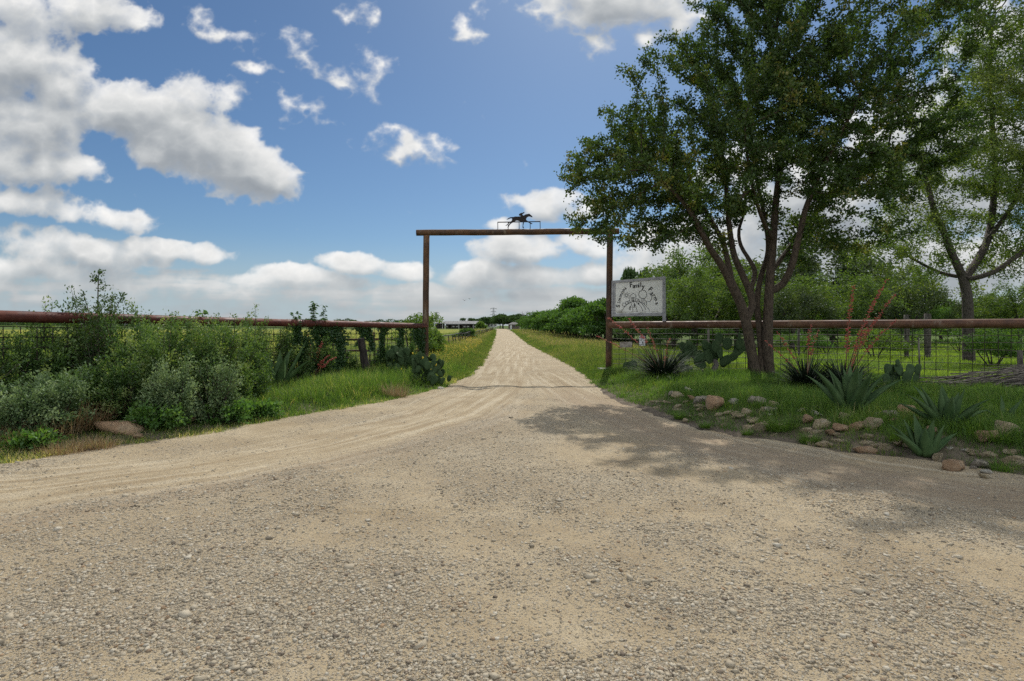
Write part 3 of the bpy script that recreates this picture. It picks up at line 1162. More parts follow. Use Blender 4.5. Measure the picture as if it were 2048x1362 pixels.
def build_sign():
    d = (RF_B - RF_A)
    ux = Vector((d.x, d.y, 0)).normalized()
    uz = Vector((0, 0, 1))
    nrm = Vector((ux.y, -ux.x, 0))
    A = Vector((RF_A.x, RF_A.y, 0)) + nrm * 0.05
    S = 14.34

    def w(zx, zy, out=0.0):
        """trace point -> point of the board's plane"""
        px, py = 1220 + zx / S, 550 + zy / S
        k = (px - 1024) / FPX
        a = A + nrm * out
        s = (k * a.y - a.x) / (ux.x - k * ux.y)
        Y = a.y + ux.y * s
        return Vector((a.x + ux.x * s, Y, CAMZ + (HOR - py) * Y / FPX))
    base = w(800, 1190)
    g = empty('farm_sign', base, 'white painted farm sign in a grey wooden frame between gate post and fence rail', 'sign')
    o = base

    def slab(name, quad, thick, mat, parent, out=0.0):
        pts = [w(x, y, out) - o for x, y in quad]
        n = len(pts)
        mb = MB()
        vs = pts + [p - nrm * thick for p in pts]
        fs = [tuple(reversed(range(n))), tuple(range(n, 2 * n))] + [(i, (i + 1) % n, (i + 1) % n + n, i + n) for i in range(n)]
        mb.add(vs, fs)
        return mb.build(name, mat, parent)
    # board with stains along its foot
    m, N, out = new_mat('white_sign_board')
    co = objco(N)
    sp = N.n.new('ShaderNodeSeparateXYZ')
    N.l.new(co, sp.inputs[0])
    n1 = N.noise(co, 7.0, 6.0, 0.65)
    col = N.ramp(n1, [(0.35, (0.70, 0.70, 0.66)), (0.6, (0.80, 0.80, 0.77))])
    st = N.math('MULTIPLY', N.maprange(sp.outputs[2], 0.26, 0.09), N.maprange(N.noise(N.mapping(co, scale=(3, 3, 14)), 1.6, 5.0, 0.7), 0.47, 0.62))
    col = N.mix(N.math('MULTIPLY', st, 0.9), col, (0.13, 0.11, 0.055))
    principled(N, out, col, 0.6, None, 0, 0.3)
    board = slab('board', [(90, 220), (1500, 105), (1510, 1110), (85, 1120)], 0.02, m, g, 0.0)
    fw = 0.02
    slab('frame', [(45, 165), (1530, 40), (1530, 125), (45, 240)], 0.05, M['sign_frame'], g, fw)
    slab('frame', [(40, 1105), (1502, 1085), (1502, 1170), (40, 1192)], 0.05, M['sign_frame'], g, fw + .002)
    slab('frame', [(45, 243), (105, 238), (100, 1102), (40, 1104)], 0.05, M['sign_frame'], g, fw + .004)
    slab('frame', [(115, 240), (155, 237), (148, 1100), (105, 1101)], 0.03, M['sign_frame'], g, fw - .005)
    slab('post', [(1503, 40), (1568, 30), (1580, 1325), (1505, 1330)], 0.09, M['sign_frame'], g, fw + .006)
    # drawing: strokes on the board
    mb = MB()
    LW = 0.013

    def stroke(pts, lw=LW, closed=False):
        ps = [w(x, y, 0.004) - o for x, y in pts]
        if closed:
            ps.append(ps[0])
        for a, b in zip(ps, ps[1:]):
            t = b - a
            if t.length < 1e-5:
                continue
            t.normalize()
            s = t.cross(nrm) * (lw / 2)
            a2, b2 = a - t * lw * .3, b + t * lw * .3
            mb.add([a2 + s, b2 + s, b2 - s, a2 - s, a2 + s - nrm * .003, b2 + s - nrm * .003, b2 - s - nrm * .003, a2 - s - nrm * .003],
                   [(0, 1, 2, 3), (0, 4, 5, 1), (2, 6, 7, 3), (1, 5, 6, 2), (3, 7, 4, 0)])

    def arc(cx, cy, r, a0=0, a1=360, n=20, scal=0.0, k=9):
        return [(cx + (r + scal * abs(math.sin(math.radians(t) * k / 2))) * math.cos(math.radians(t)), cy + (r + scal * abs(math.sin(math.radians(t) * k / 2))) * math.sin(math.radians(t))) for t in [a0 + (a1 - a0) * i / n for i in range(n + 1)]]
    stroke([(330, 1045), (400, 930), (470, 860), (560, 800), (660, 760), (770, 750), (880, 775), (960, 820), (1040, 890), (1100, 970), (1140, 1040)])
    stroke([(590, 790), (630, 880), (650, 960), (652, 1050)])
    stroke([(670, 765), (720, 850), (755, 940), (775, 1050)])
    stroke([(730, 760), (830, 840), (900, 930), (940, 1035)])
    stroke([(850, 770), (930, 840), (990, 920), (1030, 1000)])
    stroke([(565, 760), (570, 640), (590, 590), (630, 545), (670, 530), (710, 545), (740, 590), (755, 615)])
    stroke([(738, 600), (736, 740)])
    stroke([(625, 635), (690, 635), (690, 745), (625, 745)], LW, True)
    stroke([(640, 660), (678, 730)])
    stroke([(678, 660), (640, 730)])
    for cx, cy, r in ((405, 850, 50), (482, 800, 38), (545, 765, 32), (770, 715, 38), (825, 735, 30)):
        stroke(arc(cx, cy, r))
    stroke(arc(475, 585, 36))
    for k in range(8):
        t = math.radians(k * 45 + 10)
        stroke([(475 + 50 * math.cos(t), 585 + 50 * math.sin(t)), (475 + 98 * math.cos(t), 585 + 98 * math.sin(t))])
    stroke(arc(940, 555, 108, 0, 360, 54, 16, 9))
    stroke(arc(1085, 650, 104, -75, 165, 40, 16, 9))
    stroke([(908, 675), (910, 785)])
    stroke([(948, 675), (946, 800)])
    stroke([(1000, 770), (985, 835)])
    stroke([(1036, 775), (1045, 860)])
    for (x, y, s) in ((575, 945, 1.0), (700, 885, 0.95), (820, 820, 0.45)):
        stroke(arc(x + 4, y - 48 * s, 9 * s), LW * 1.1)
        stroke([(x + 2, y - 36 * s), (x - 4, y + 8 * s), (x - 24 * s, y + 50 * s)], LW * 1.3)
        stroke([(x - 4, y + 8 * s), (x + 14 * s, y + 48 * s)], LW * 1.3)
        stroke([(x - 24 * s, y + 4 * s), (x, y - 18 * s), (x + 30 * s, y - 12 * s)], LW * 1.2)
    mb.build('drawing', M['ink'], board)
    k = 17.7 / FPX / S
    word = MB()
    for ch, x, y, rot, sz in (('S', 245, 890, 80, 118), ('i', 262, 790, 78, 98), ('m', 278, 705, 72, 98), ('m', 308, 592, 68, 98), ('o', 350, 500, 58, 98), ('n', 392, 430, 50, 98), ('s', 442, 378, 42, 98),
                          ('F', 605, 300, 6, 140), ('a', 680, 325, 4, 120), ('m', 760, 318, 4, 120), ('i', 830, 305, 4, 120), ('l', 882, 292, 2, 140), ('y', 950, 340, -4, 125),
                          ('F', 1150, 420, -45, 130), ('a', 1200, 528, -50, 110), ('r', 1255, 590, -55, 110), ('m', 1303, 685, -60, 110), ('s', 1340, 815, -68, 110)):
        if ch in 'FF' and word.v:
            word.build('lettering', M['ink'], board)
            word = MB()
        text(word, ch, w(x, y, 0.006) - o, ux, uz, sz * k, None, math.radians(rot))
    word.build('lettering', M['ink'], board)
    # the small notices wired to the mesh
    def plate(name, x0, y0, x1, y1, mat, label, cat):
        """rectangle on the fence's plane from photo px corners"""
        def f(px, py, out=0.0):
            zx, zy = (px - 1220) * S, (py - 550) * S
            return w(zx, zy, out)
        c = f((x0 + x1) / 2, (y0 + y1) / 2)
        g2 = empty(name, c, label, cat)
        qd = [f(x0, y0) - c, f(x1, y0) - c, f(x1, y1) - c, f(x0, y1) - c]
        mb = MB()
        mb.add(qd + [v - nrm * 0.006 for v in qd], [(3, 2, 1, 0), (4, 5, 6, 7), (0, 1, 5, 4), (1, 2, 6, 5), (2, 3, 7, 6), (3, 0, 4, 7)])
        mb.build('panel', mat, g2)
        return g2, c, f
    g2, c, f = plate('warning_notice', 1278.5, 672, 1290.3, 691.5, M['white_print'], 'small white notice with a red heading wired to the mesh fence', 'notice')

    def rect(mb, f, c, x0, y0, x1, y1, out=0.003):
        qd = [f(x0, y0, out) - c, f(x1, y0, out) - c, f(x1, y1, out) - c, f(x0, y1, out) - c]
        mb.add(qd + [v - nrm * 0.002 for v in qd], [(3, 2, 1, 0), (0, 1, 5, 4), (1, 2, 6, 5), (2, 3, 7, 6), (3, 0, 4, 7)])
    mb = MB()
    rect(mb, f, c, 1279.6, 672.8, 1289.4, 675.8)
    mb.build('heading', M['red_paint'], g2)
    for r in ((1283.2, 676.8, 1285, 679), (1280.4, 677.3, 1282.4, 677.9), (1286.4, 677.3, 1288.6, 677.9), (1280.4, 679.6, 1284, 680.2), (1280.4, 681.2, 1283, 681.8), (1286, 681.0, 1288.4, 681.7), (1280.5, 688.9, 1288.5, 689.7)):
        mb = MB()
        rect(mb, f, c, *r)
        mb.build('print', M['ink'], g2)
    mb = MB()
    for pts in ([(1284, 683), (1286, 683), (1286.2, 686), (1288.3, 688.2), (1287.4, 688.6), (1284.8, 686.8), (1284.2, 686.4)],):
        qd = [f(x, y, 0.003) - c for x, y in pts]
        mb.add(qd, [tuple(reversed(range(len(qd))))])
    mb.build('emblem', M['ink'], g2)
    wm = simple_mat('peeling_plywood', (0.16, 0.13, 0.11), (0.42, 0.37, 0.33), 9, 0.85, 0.4)
    g3, c, f = plate('weathered_plaque', 1239.5, 683.5, 1264, 695, wm, 'peeling unreadable wooden plaque wired low on the mesh beside the gate post', 'plaque')


build_gate()
build_jockey()
build_fences()
build_sign()


# ------------------------------------------------------------------ far buildings, pylons, fences
def build_far():
    rnd = random.Random(21)
    metal = simple_mat('pale_tin_roof', (0.13, 0.13, 0.13), (0.22, 0.22, 0.215), 0.6, 0.8, 0.0)
    shade = simple_mat('dark_shed_boards', (0.03, 0.025, 0.022), (0.075, 0.06, 0.05), 1.5, 0.9, 0.0)
    pale = simple_mat('pale_feed_boards', (0.30, 0.29, 0.27), (0.42, 0.40, 0.37), 1.0, 0.8, 0.0)
    brown = simple_mat('brown_shed_boards', (0.10, 0.080, 0.065), (0.19, 0.155, 0.125), 1.2, 0.9, 0.1, stretch=(3, 3, .3))
    grey = simple_mat('grey_shingle', (0.11, 0.105, 0.10), (0.20, 0.19, 0.18), 3, 0.9, 0.0)
    white = simple_mat('white_house_paint', (0.60, 0.60, 0.58), (0.72, 0.72, 0.70), 1.0, 0.7, 0.0)
    glass = simple_mat('dark_window', (0.02, 0.025, 0.03), (0.05, 0.055, 0.06), 1.0, 0.15, 0.0)

    def shed(x0, x1, Y, depth, zb, ze, zr, label, bays, feed):
        c = Vector(((x0 + x1) / 2, Y, zb))
        L = x1 - x0
        g = empty('cattle_shed', c, label, 'shed')
        mb = MB()
        a = [(-L / 2 - .4, -.5, ze - zb), (L / 2 + .4, -.5, ze - zb), (L / 2 + .4, depth, zr - zb), (-L / 2 - .4, depth, zr - zb)]
        mb.add(a + [(x, y, z + .12) for x, y, z in a], [(0, 3, 2, 1), (4, 5, 6, 7), (0, 1, 5, 4), (1, 2, 6, 5), (2, 3, 7, 6), (3, 0, 4, 7)])
        n = int(L / 1.5)
        for i in range(n + 1):
            x = -L / 2 - .3 + (L + .6) * i / n
            mb.add([(x - .06, -.5, ze - zb + .122), (x + .06, -.5, ze - zb + .122), (x + .06, depth, zr - zb + .122), (x - .06, depth, zr - zb + .122), (x, -.5, ze - zb + .2), (x, depth, zr - zb + .2)],
                   [(0, 4, 5, 3), (4, 1, 2, 5), (0, 1, 4), (3, 5, 2)])
        mb.build('roof', metal, g)
        mb = MB()
        mb.box((0, depth - .1, (ze - zb) / 2), (L, .15, ze - zb))
        mb.build('back_wall', shade, g)
        for i in range(bays + 1):
            mb = MB()
            mb.box((-L / 2 + .1 + (L - .2) * i / bays, 0, (ze - zb) / 2 - .03), (.28, .28, ze - zb - .06))
            mb.build('post', pale if i % 4 == 0 else shade, g)
        if feed:
            for i in range(0, bays):
                if i % 3 != 1:
                    mb = MB()
                    xa = -L / 2 + .4 + (L - .2) * i / bays
                    mb.box((xa + (L / bays - .6) / 2, .4, 1.05), (L / bays - .6, .12, .55))
                    mb.build('feed_board', pale, g)
    shed(-27.4, -14.1, 230, 6, float(H(-20, 230)) - .1, 3.2, 4.35, 'long low open cattle shed with pale tin roof beyond the pasture', 9, True)
    shed(-31.6, -27.9, 229, 6, float(H(-30, 229)) - .1, 3.5, 4.2, 'short open shed end with flat tin roof left of the long cattle shed', 4, False)

    # small brown shed at the end of the road
    zb = float(H(0.7, 205)) - .1
    g = empty('brown_outbuilding', (0.7, 205, zb), 'small brown wooden outbuilding with grey hipped roof at the end of the road', 'outbuilding')
    mb = MB()
    w2, d2, h2 = 2.0, 2.0, 1.75
    mb.box((0, 0, h2 / 2), (2 * w2, 2 * d2, h2))
    mb.build('wall', brown, g)
    mb = MB()
    e = .35
    mb.add([(-w2 - e, -d2 - e, h2), (w2 + e, -d2 - e, h2), (w2 + e, d2 + e, h2), (-w2 - e, d2 + e, h2), (-.6, 0, h2 + .85), (.6, 0, h2 + .85)],
           [(0, 1, 5, 4), (2, 3, 4, 5), (1, 2, 5), (3, 0, 4), (3, 2, 1, 0)])
    mb.build('roof', grey, g)
    mb = MB()
    mb.box((-1.05, -d2 - .02, .8), (.55, .08, 1.5))
    mb.build('door', white, g)
    mb = MB()
    mb.box((.0, -d2 - .02, 1.1), (.6, .08, .6))
    mb.build('window', glass, g)

    # white farmhouse half hidden by trees
    zb = float(H(-15.0, 420))
    g = empty('white_farmhouse', (-15.0, 420, zb), 'far white farmhouse between the dark trees on the rise', 'house')
    mb = MB()
    mb.box((0, 0, 1.4), (8, 6, 2.8))
    mb.build('wall', white, g)
    mb = MB()
    mb.add([(-4.5, -3.5, 2.8), (4.5, -3.5, 2.8), (4.5, 3.5, 2.8), (-4.5, 3.5, 2.8), (-4.5, 0, 4.6), (4.5, 0, 4.6)], [(0, 1, 5, 4), (2, 3, 4, 5), (1, 2, 5), (3, 0, 4), (3, 2, 1, 0)])
    mb.build('roof', grey, g)
    for x in (-2.4, 0.2, 2.6):
        mb = MB()
        mb.box((x, -3.02, 1.5), (.9, .1, 1.2))
        mb.build('window', glass, g)

    # pylons
    steel = simple_mat('galvanised_lattice', (0.20, 0.21, 0.22), (0.30, 0.31, 0.32), 0.3, 0.6, 0.0)

    def pylon(px, ptop, Y, label):
        zt = CAMZ + (HOR - ptop) * Y / FPX
        zb = float(H((px - 1024) * Y / FPX, Y))
        h = zt - zb
        g = empty('power_pylon', ((px - 1024) * Y / FPX, Y, zb), label, 'pylon')
        mb = MB()
        t = Y * 0.00028
        wb, wt = h * .10, h * .022
        def wz(z):
            f = z / h
            return wb * (1 - f) ** 1.3 + wt
        zs = [h * f for f in (0, .2, .38, .53, .66, .77, .86, .94, 1)]
        for z0, z1 in zip(zs, zs[1:]):
            a, b = wz(z0), wz(z1)
            ca = [(-a, -a), (a, -a), (a, a), (-a, a)]
            cb = [(-b, -b), (b, -b), (b, b), (-b, b)]
            for i in range(4):
                j = (i + 1) % 4
                mb.tube([(*ca[i], z0), (*cb[i], z1)], t, 4, cap=False)
                mb.tube([(*ca[i], z0), (*cb[j], z1)], t * .6, 4, cap=False)
                mb.tube([(*ca[j], z0), (*cb[i], z1)], t * .6, 4, cap=False)
        mb.build('tower', steel, g)
        for f, s in ((.62, .2), (.80, .14), (.97, .17)):
            mb = MB()
            z = h * f
            w_ = h * s
            mb.tube([(-w_, 0, z), (w_, 0, z)], t, 4)
            for sg in (-1, 1):
                mb.tube([(sg * w_, 0, z), (0, 0, z + h * .05)], t * .8, 4)
                mb.tube([(sg * w_, 0, z), (sg * w_, 0, z - h * .05)], t * .9, 4)
            mb.build('cross_arm', steel, g)
    pylon(987, 616, 760, 'taller steel lattice pylon on the horizon above the road')
    pylon(873.5, 624.5, 1050, 'fainter steel lattice pylon on the horizon right of the left gate post')

    # leaning pipe fence along the left side of the road
    g = empty('roadside_fence', (-4.5, 28, 0), 'low dark pipe fence with leaning posts along the left of the road', 'fence')
    o = Vector(g.location)

    def fp(y):
        x = -4.25 - 0.0065 * (y - 30)
        return Vector((x, y, float(H(x, y))))
    ys = [24.0]
    while ys[-1] < 150:
        ys.append(ys[-1] + 2.4)
    top = [fp(y) + Vector((rnd.uniform(-.05, .05), 0, 0.93 + rnd.uniform(-.05, .05))) - o for y in ys]
    mb = MB()
    mb.tube(top, 0.032, 6)
    mb.build('rail', M['black_metal'], g)
    mb = MB()
    mb.tube([t + Vector((0.03, 0, -.38)) for t in top], 0.016, 5)
    mb.build('rail', M['black_metal'], g)
    for y, t in zip(ys, top):
        mb = MB()
        mb.tube([fp(y) - o + Vector((rnd.uniform(.05, .22), 0, -.1)), t], 0.034, 6)
        mb.build('post', M['black_metal'], g)

    # rusty corral panel beyond the vines on the left
    g = empty('corral_panel', (-6.0, 24, 0), 'rusty pipe corral panel in the pasture behind the vines', 'corral panel')
    o = Vector(g.location)
    for z in (0.92, 0.45):
        mb = MB()
        mb.tube([Vector((-9.2, 24.4, z)) - o, Vector((-3.6, 23.6, z + .03)) - o], 0.045, 8)
        mb.build('rail', M['rust_post'], g)
    for x in (-9.2, -7.6, -5.8, -3.6):
        y = 24.4 - (x + 9.2) / 5.6 * .8
        mb = MB()
        mb.tube([Vector((x, y, -.1)) - o, Vector((x, y, 1.25)) - o], 0.04, 8)
        mb.build('post', M['rust_post'], g)
    # pale gate posts where the road ends
    for x, lab in ((-8.7, 'pale gate post at the far road end, beside the hedge on the left'), (-7.2, 'pale gate post at the far road end, nearest the gravel')):
        z = float(H(x, 222))
        mb = MB()
        mb.tube([(0, 0, -.2), (0, 0, 1.5)], .10, 8)
        mb.box((0, 0, 1.54), (.24, .24, .08))
        o2 = link('gate_post', mb.mesh('gate_post', pale), None, (x, 222, z))
        tag(o2, lab, 'post')
    # wire fence on timber posts behind the lawn on the right
    g = empty('wire_fence', (17, 25, 0), 'old wire fence on dark timber posts behind the lawn', 'fence')
    o = Vector(g.location)
    pp = [(9.5, 27.5, 1.35, .06), (13.2, 26.2, 1.4, .05), (17.2, 24.8, 2.0, .10), (18.2, 24.9, 2.05, .13), (24, 24, 1.5, .08)]
    for x, y, h, r in pp:
        mb = MB()
        n = 6
        mb.tube([Vector((x + rnd.uniform(-.02, .02), y, -.2 + (h + .2) * i / n)) - o for i in range(n + 1)], [r * rnd.uniform(.88, 1.08) for _ in range(n + 1)], 9)
        mb.build('post', M['post_wood'], g)
    for z in (.35, .6, .85, 1.1, 1.3):
        mb = MB()
        mb.tube([Vector((x, y - r, z)) - o for x, y, h, r in pp], 0.006, 4)
        mb.build('wire', M['wire'], g)
    # birds
    for px, py, Y, lab in ((929, 601, 90, 'tiny dark bird in flight inside the gateway, left one of the pair'), (939, 598, 90, 'tiny dark bird in flight inside the gateway, right one of the pair')):
        mb = MB()
        mb.tube([(-.14, 0, 0), (-.06, 0, .01), (.06, 0, .015), (.16, 0, .01), (.2, 0, 0)], [.006, .035, .045, .03, .004], 8)
        for s in (-1, 1):
            mb.add([(.07, s * .03, .02), (-.05, s * .03, .02), (-.09, s * .32, .13), (.02, s * .3, .14), (.03, s * .16, .1)], [(0, 1, 2, 3, 4)])
            mb.add([(.07, s * .03, .026), (-.05, s * .03, .026), (-.09, s * .32, .136), (.02, s * .3, .146), (.03, s * .16, .106)], [(4, 3, 2, 1, 0)])
        mb.add([(-.12, -.02, 0), (-.12, .02, 0), (-.24, .04, 0), (-.24, -.04, 0)], [(0, 1, 2, 3)])
        p = P(px, py, Y)
        o2 = link('bird', mb.mesh('bird', M['black_metal']), None, p, (0.2, 0.1, 1.2))
        tag(o2, lab, 'bird', 'birds in flight')


build_far()

# ------------------------------------------------------------------ foliage tools
def unit(v):
    return v / np.maximum(np.linalg.norm(v, axis=-1, keepdims=True), 1e-9)


def leaf_quads(rs, pos, d, L, wr=0.5, fold=0.0):
    """pointed leaf (four corners) at each position along direction d"""
    n = len(pos)
    d = unit(d)
    s = unit(np.cross(d, unit(rs.normal(size=(n, 3)))))
    L = np.asarray(L).reshape(-1, 1) * np.ones((n, 1))
    W = L * wr * 0.5
    mid = pos + d * L * 0.45
    nn = np.cross(d, s) * L * fold
    V = np.stack([pos, mid + s * W + nn, pos + d * L, mid - s * W + nn], 1).reshape(-1, 3)
    F = np.arange(n * 4).reshape(n, 4)
    return V, F


def leaves_mesh(name, rs, pos, d, L, mat, tint, wr=0.5):
    V, F = leaf_quads(rs, pos, d, L, wr)
    return np_mesh(name, V, F, mat, attrs={'tint': np.clip(tint, 0, 1)})


def twig_mesh(name, nodes, par, rad, mat, sides=5, loc=None):
    """one skin over a branching skeleton: a ring per node, joined to its parent's ring"""
    n = len(nodes)
    d = nodes - nodes[np.maximum(par, 0)]
    root = par < 0
    ch = np.zeros((n, 3))
    np.add.at(ch, par[~root], d[~root])
    d = np.where(root[:, None], ch, d + 0.5 * unit(ch) * np.linalg.norm(d, axis=1, keepdims=True))
    d = unit(d)
    ref = np.array([0.83, 0.31, 0.05])
    u = unit(ref - d * (d @ ref)[:, None])
    w = np.cross(d, u)
    t = np.arange(sides) * 2 * np.pi / sides
    V = nodes[:, None, :] + (u[:, None] * np.cos(t)[None, :, None] + w[:, None] * np.sin(t)[None, :, None]) * rad[:, None, None]
    i = np.where(~root)[0]
    p = par[i]
    k = np.arange(sides)
    k2 = (k + 1) % sides
    F = np.stack([p[:, None] * sides + k, p[:, None] * sides + k2, i[:, None] * sides + k2, i[:, None] * sides + k], -1).reshape(-1, 4)
    return np_mesh(name, V.reshape(-1, 3), F, mat, smooth=True)


def grow(rs, nodes, par, att, step, infl, kill, iters=90, up=0.05, wander=0.12):
    """space colonisation: branches grow towards the still free points of the crown"""
    nodes = [np.array(v, float) for v in nodes]
    par = list(par)
    N = np.array(nodes)
    A = np.array(att)
    d2 = np.full(len(A), 1e9)
    near = np.zeros(len(A), int)

    def update(start):
        nonlocal d2, near
        P_ = np.array(nodes[start:])
        if len(P_) == 0:
            return
        D = ((A[:, None, :] - P_[None]) ** 2).sum(-1)
        j = D.argmin(1)
        m = D[np.arange(len(A)), j]
        u = m < d2
        d2 = np.where(u, m, d2)
        near = np.where(u, j + start, near)
    update(0)
    for it in range(iters):
        keep = d2 > kill * kill
        A, d2, near = A[keep], d2[keep], near[keep]
        act = d2 < infl * infl
        if not len(A) or not act.any():
            break
        idx = near[act]
        acc = np.zeros((len(nodes), 3))
        Nn = np.array(nodes)
        np.add.at(acc, idx, unit(A[act] - Nn[idx]))
        who = np.unique(idx)
        dr = unit(acc[who]) + rs.normal(0, wander, (len(who), 3)) + np.array([0, 0, up])
        new = Nn[who] + unit(dr) * step
        s = len(nodes)
        nodes.extend(list(new))
        par.extend(list(who))
        update(s)
        if len(nodes) > 9000:
            break
    return np.array(nodes), np.array(par, int)


def pipe_radii(par, r0, e, mins=None):
    n = len(par)
    a = np.zeros(n)
    kids = np.zeros(n, int)
    for i in range(n - 1, -1, -1):
        if a[i] == 0:
            a[i] = r0 ** e
        if par[i] >= 0:
            a[par[i]] += a[i]
            kids[par[i]] += 1
    r = a ** (1 / e)
    if mins is not None:
        m = len(mins)
        r[:m] = np.where(np.array(mins) > 0, np.array(mins), r[:m])
    return r, kids


def in_lobes(rs, lobes, n):
    """random points inside a union of ellipsoids, thinned into clumps with gaps"""
    out = []
    vol = np.array([l[3] * l[4] * l[5] * l[6] for l in lobes])
    for l, k in zip(lobes, (n * vol / vol.sum()).astype(int)):
        p = unit(rs.normal(size=(k, 3))) * (rs.rand(k, 1) ** (1 / 2.6))
        out.append(p * np.array(l[3:6]) + np.array(l[:3]))
    return np.concatenate(out)


def noise3(p, s, seed):
    """cheap clump noise in space"""
    return (fbm(p[:, 0] * s + p[:, 2] * s * .37, p[:, 2] * s - p[:, 1] * s * .31, seed, 2) + fbm(p[:, 1] * s + 9, p[:, 2] * s * .8 + p[:, 0] * s * .4, seed + 7, 2)) * .5


def crown_from(rs, nodes, par, rad, rmax, per, spread, L, up=0.25):
    """leaf positions round the thin twigs"""
    tw = np.where((rad < rmax) & (par >= 0))[0]
    i = np.repeat(tw, per)
    t = rs.rand(len(i), 1)
    a, b = nodes[par[i]], nodes[i]
    axis_ = unit(b - a)
    pos = a + (b - a) * t + rs.normal(0, spread, (len(i), 3))
    d = unit(rs.normal(size=(len(i), 3)) + axis_ * 0.6 + np.array([0, 0, up]))
    return pos, d, L * rs.uniform(.65, 1.25, len(i)), i


LF = {
    'oak': leaf_mat('oak_leaf', [(0.0, (0.035, 0.070, 0.015)), (0.5, (0.064, 0.110, 0.024)), (0.85, (0.113, 0.161, 0.030)), (1.0, (0.208, 0.200, 0.046))], 0.38),
    'mesquite': leaf_mat('mesquite_leaf', [(0.0, (0.069, 0.119, 0.027)), (0.5, (0.106, 0.169, 0.037)), (1.0, (0.200, 0.237, 0.062))], 0.52),
    'thicket': leaf_mat('thicket_leaf', [(0.0, (0.050, 0.114, 0.022)), (0.5, (0.092, 0.181, 0.032)), (1.0, (0.163, 0.248, 0.051))], 0.42),
    'dark': leaf_mat('dark_oak_leaf', [(0.0, (0.032, 0.067, 0.019)), (0.5, (0.056, 0.106, 0.026)), (1.0, (0.097, 0.150, 0.035))], 0.3),
    'silver': leaf_mat('silver_sage_leaf', [(0.0, (0.048, 0.093, 0.030)), (0.5, (0.110, 0.175, 0.072)), (0.8, (0.181, 0.256, 0.117)), (1.0, (0.266, 0.349, 0.168))], 0.36, (1.1, 1.15, .7)),
    'shrub': leaf_mat('green_shrub_leaf', [(0.0, (0.040, 0.087, 0.022)), (0.5, (0.084, 0.152, 0.038)), (0.85, (0.146, 0.224, 0.065)), (1.0, (0.230, 0.285, 0.095))], 0.42),
    'vine': leaf_mat('vine_leaf', [(0.0, (0.026, 0.065, 0.018)), (0.6, (0.052, 0.114, 0.029)), (1.0, (0.111, 0.182, 0.046))], 0.36, gloss=0.2),
    'weed': leaf_mat('weed_leaf', [(0.0, (0.056, 0.131, 0.027)), (0.6, (0.094, 0.200, 0.040)), (1.0, (0.150, 0.250, 0.062))], 0.45),
    'olive': leaf_mat('olive_green_leaf', [(0.0, (0.035, 0.060, 0.022)), (0.5, (0.070, 0.100, 0.036)), (1.0, (0.12, 0.15, 0.06))], 0.40),
    'lawn': leaf_mat('lawn_blade', [(0.0, (0.112, 0.195, 0.030)), (0.5, (0.203, 0.305, 0.048)), (1.0, (0.336, 0.390, 0.084))], 0.55, gloss=0.05),
    'lime': leaf_mat('lime_leaf', [(0.0, (0.080, 0.140, 0.026)), (0.6, (0.125, 0.20, 0.038)), (1.0, (0.20, 0.25, 0.06))], 0.48),
    'grass': leaf_mat('grass_blade', [(0.0, (0.071, 0.139, 0.030)), (0.45, (0.124, 0.217, 0.044)), (0.75, (0.212, 0.287, 0.063)), (0.88, (0.371, 0.348, 0.141)), (1.0, (0.637, 0.540, 0.283))], 0.52, gloss=0.06),
    'dry': leaf_mat('dry_grass_blade', [(0.0, (0.144, 0.084, 0.046)), (0.5, (0.264, 0.186, 0.102)), (1.0, (0.432, 0.360, 0.228))], 0.35, (1.1, 1, .8), gloss=0.03),
    'meadow': leaf_mat('meadow_grass', [(0.0, (0.070, 0.119, 0.028)), (0.35, (0.119, 0.189, 0.042)), (0.62, (0.210, 0.231, 0.073)), (0.82, (0.350, 0.301, 0.154)), (1.0, (0.476, 0.336, 0.238))], 0.5, gloss=0.04),
}


def plain_mat(name, c1, c2, c3=None, scale=6.0, rough=0.5, spec=0.4, trans=0.0, bump=0.15):
    m, N, out = new_mat(name)
    co = objco(N)
    n = N.noise(co, scale, 5.0, 0.6)
    stops = [(0.35, c1), (0.65, c2)] + ([(0.8, c3)] if c3 else [])
    col = N.ramp(n, stops)
    principled(N, out, col, rough, N.bump(N.noise(co, scale * 4, 3.0), bump, 0.01), 0, spec)
    return m


M['agave'] = plain_mat('agave_leaf', (0.045, 0.090, 0.030), (0.080, 0.132, 0.050), (0.13, 0.165, 0.080), 5.0, 0.6, 0.2)
M['pad'] = plain_mat('cactus_pad', (0.034, 0.062, 0.026), (0.058, 0.092, 0.040), (0.10, 0.12, 0.06), 7.0, 0.8, 0.12)
M['yucca'] = plain_mat('yucca_blade', (0.018, 0.030, 0.018), (0.042, 0.062, 0.034), (0.10, 0.10, 0.06), 9.0, 0.7, 0.12)
M['redflower'] = plain_mat('coral_flower', (0.34, 0.055, 0.050), (0.46, 0.12, 0.085), (0.52, 0.24, 0.14), 30.0, 0.6, 0.2)
M['stalk'] = plain_mat('flower_stalk', (0.16, 0.075, 0.05), (0.24, 0.13, 0.085), None, 20.0, 0.7, 0.2)
M['yellowflower'] = plain_mat('yellow_flower', (0.60, 0.42, 0.03), (0.75, 0.60, 0.08), None, 20.0, 0.7, 0.2)
M['root'] = plain_mat('root_brown', (0.05, 0.038, 0.028), (0.10, 0.08, 0.06), None, 20.0, 0.9, 0.2)


# ------------------------------------------------------------------ trees
def stem_path(pts, Y0, ys=None):
    return [np.array(P(px, py, Y0 + dy)) for px, py, dy in pts]


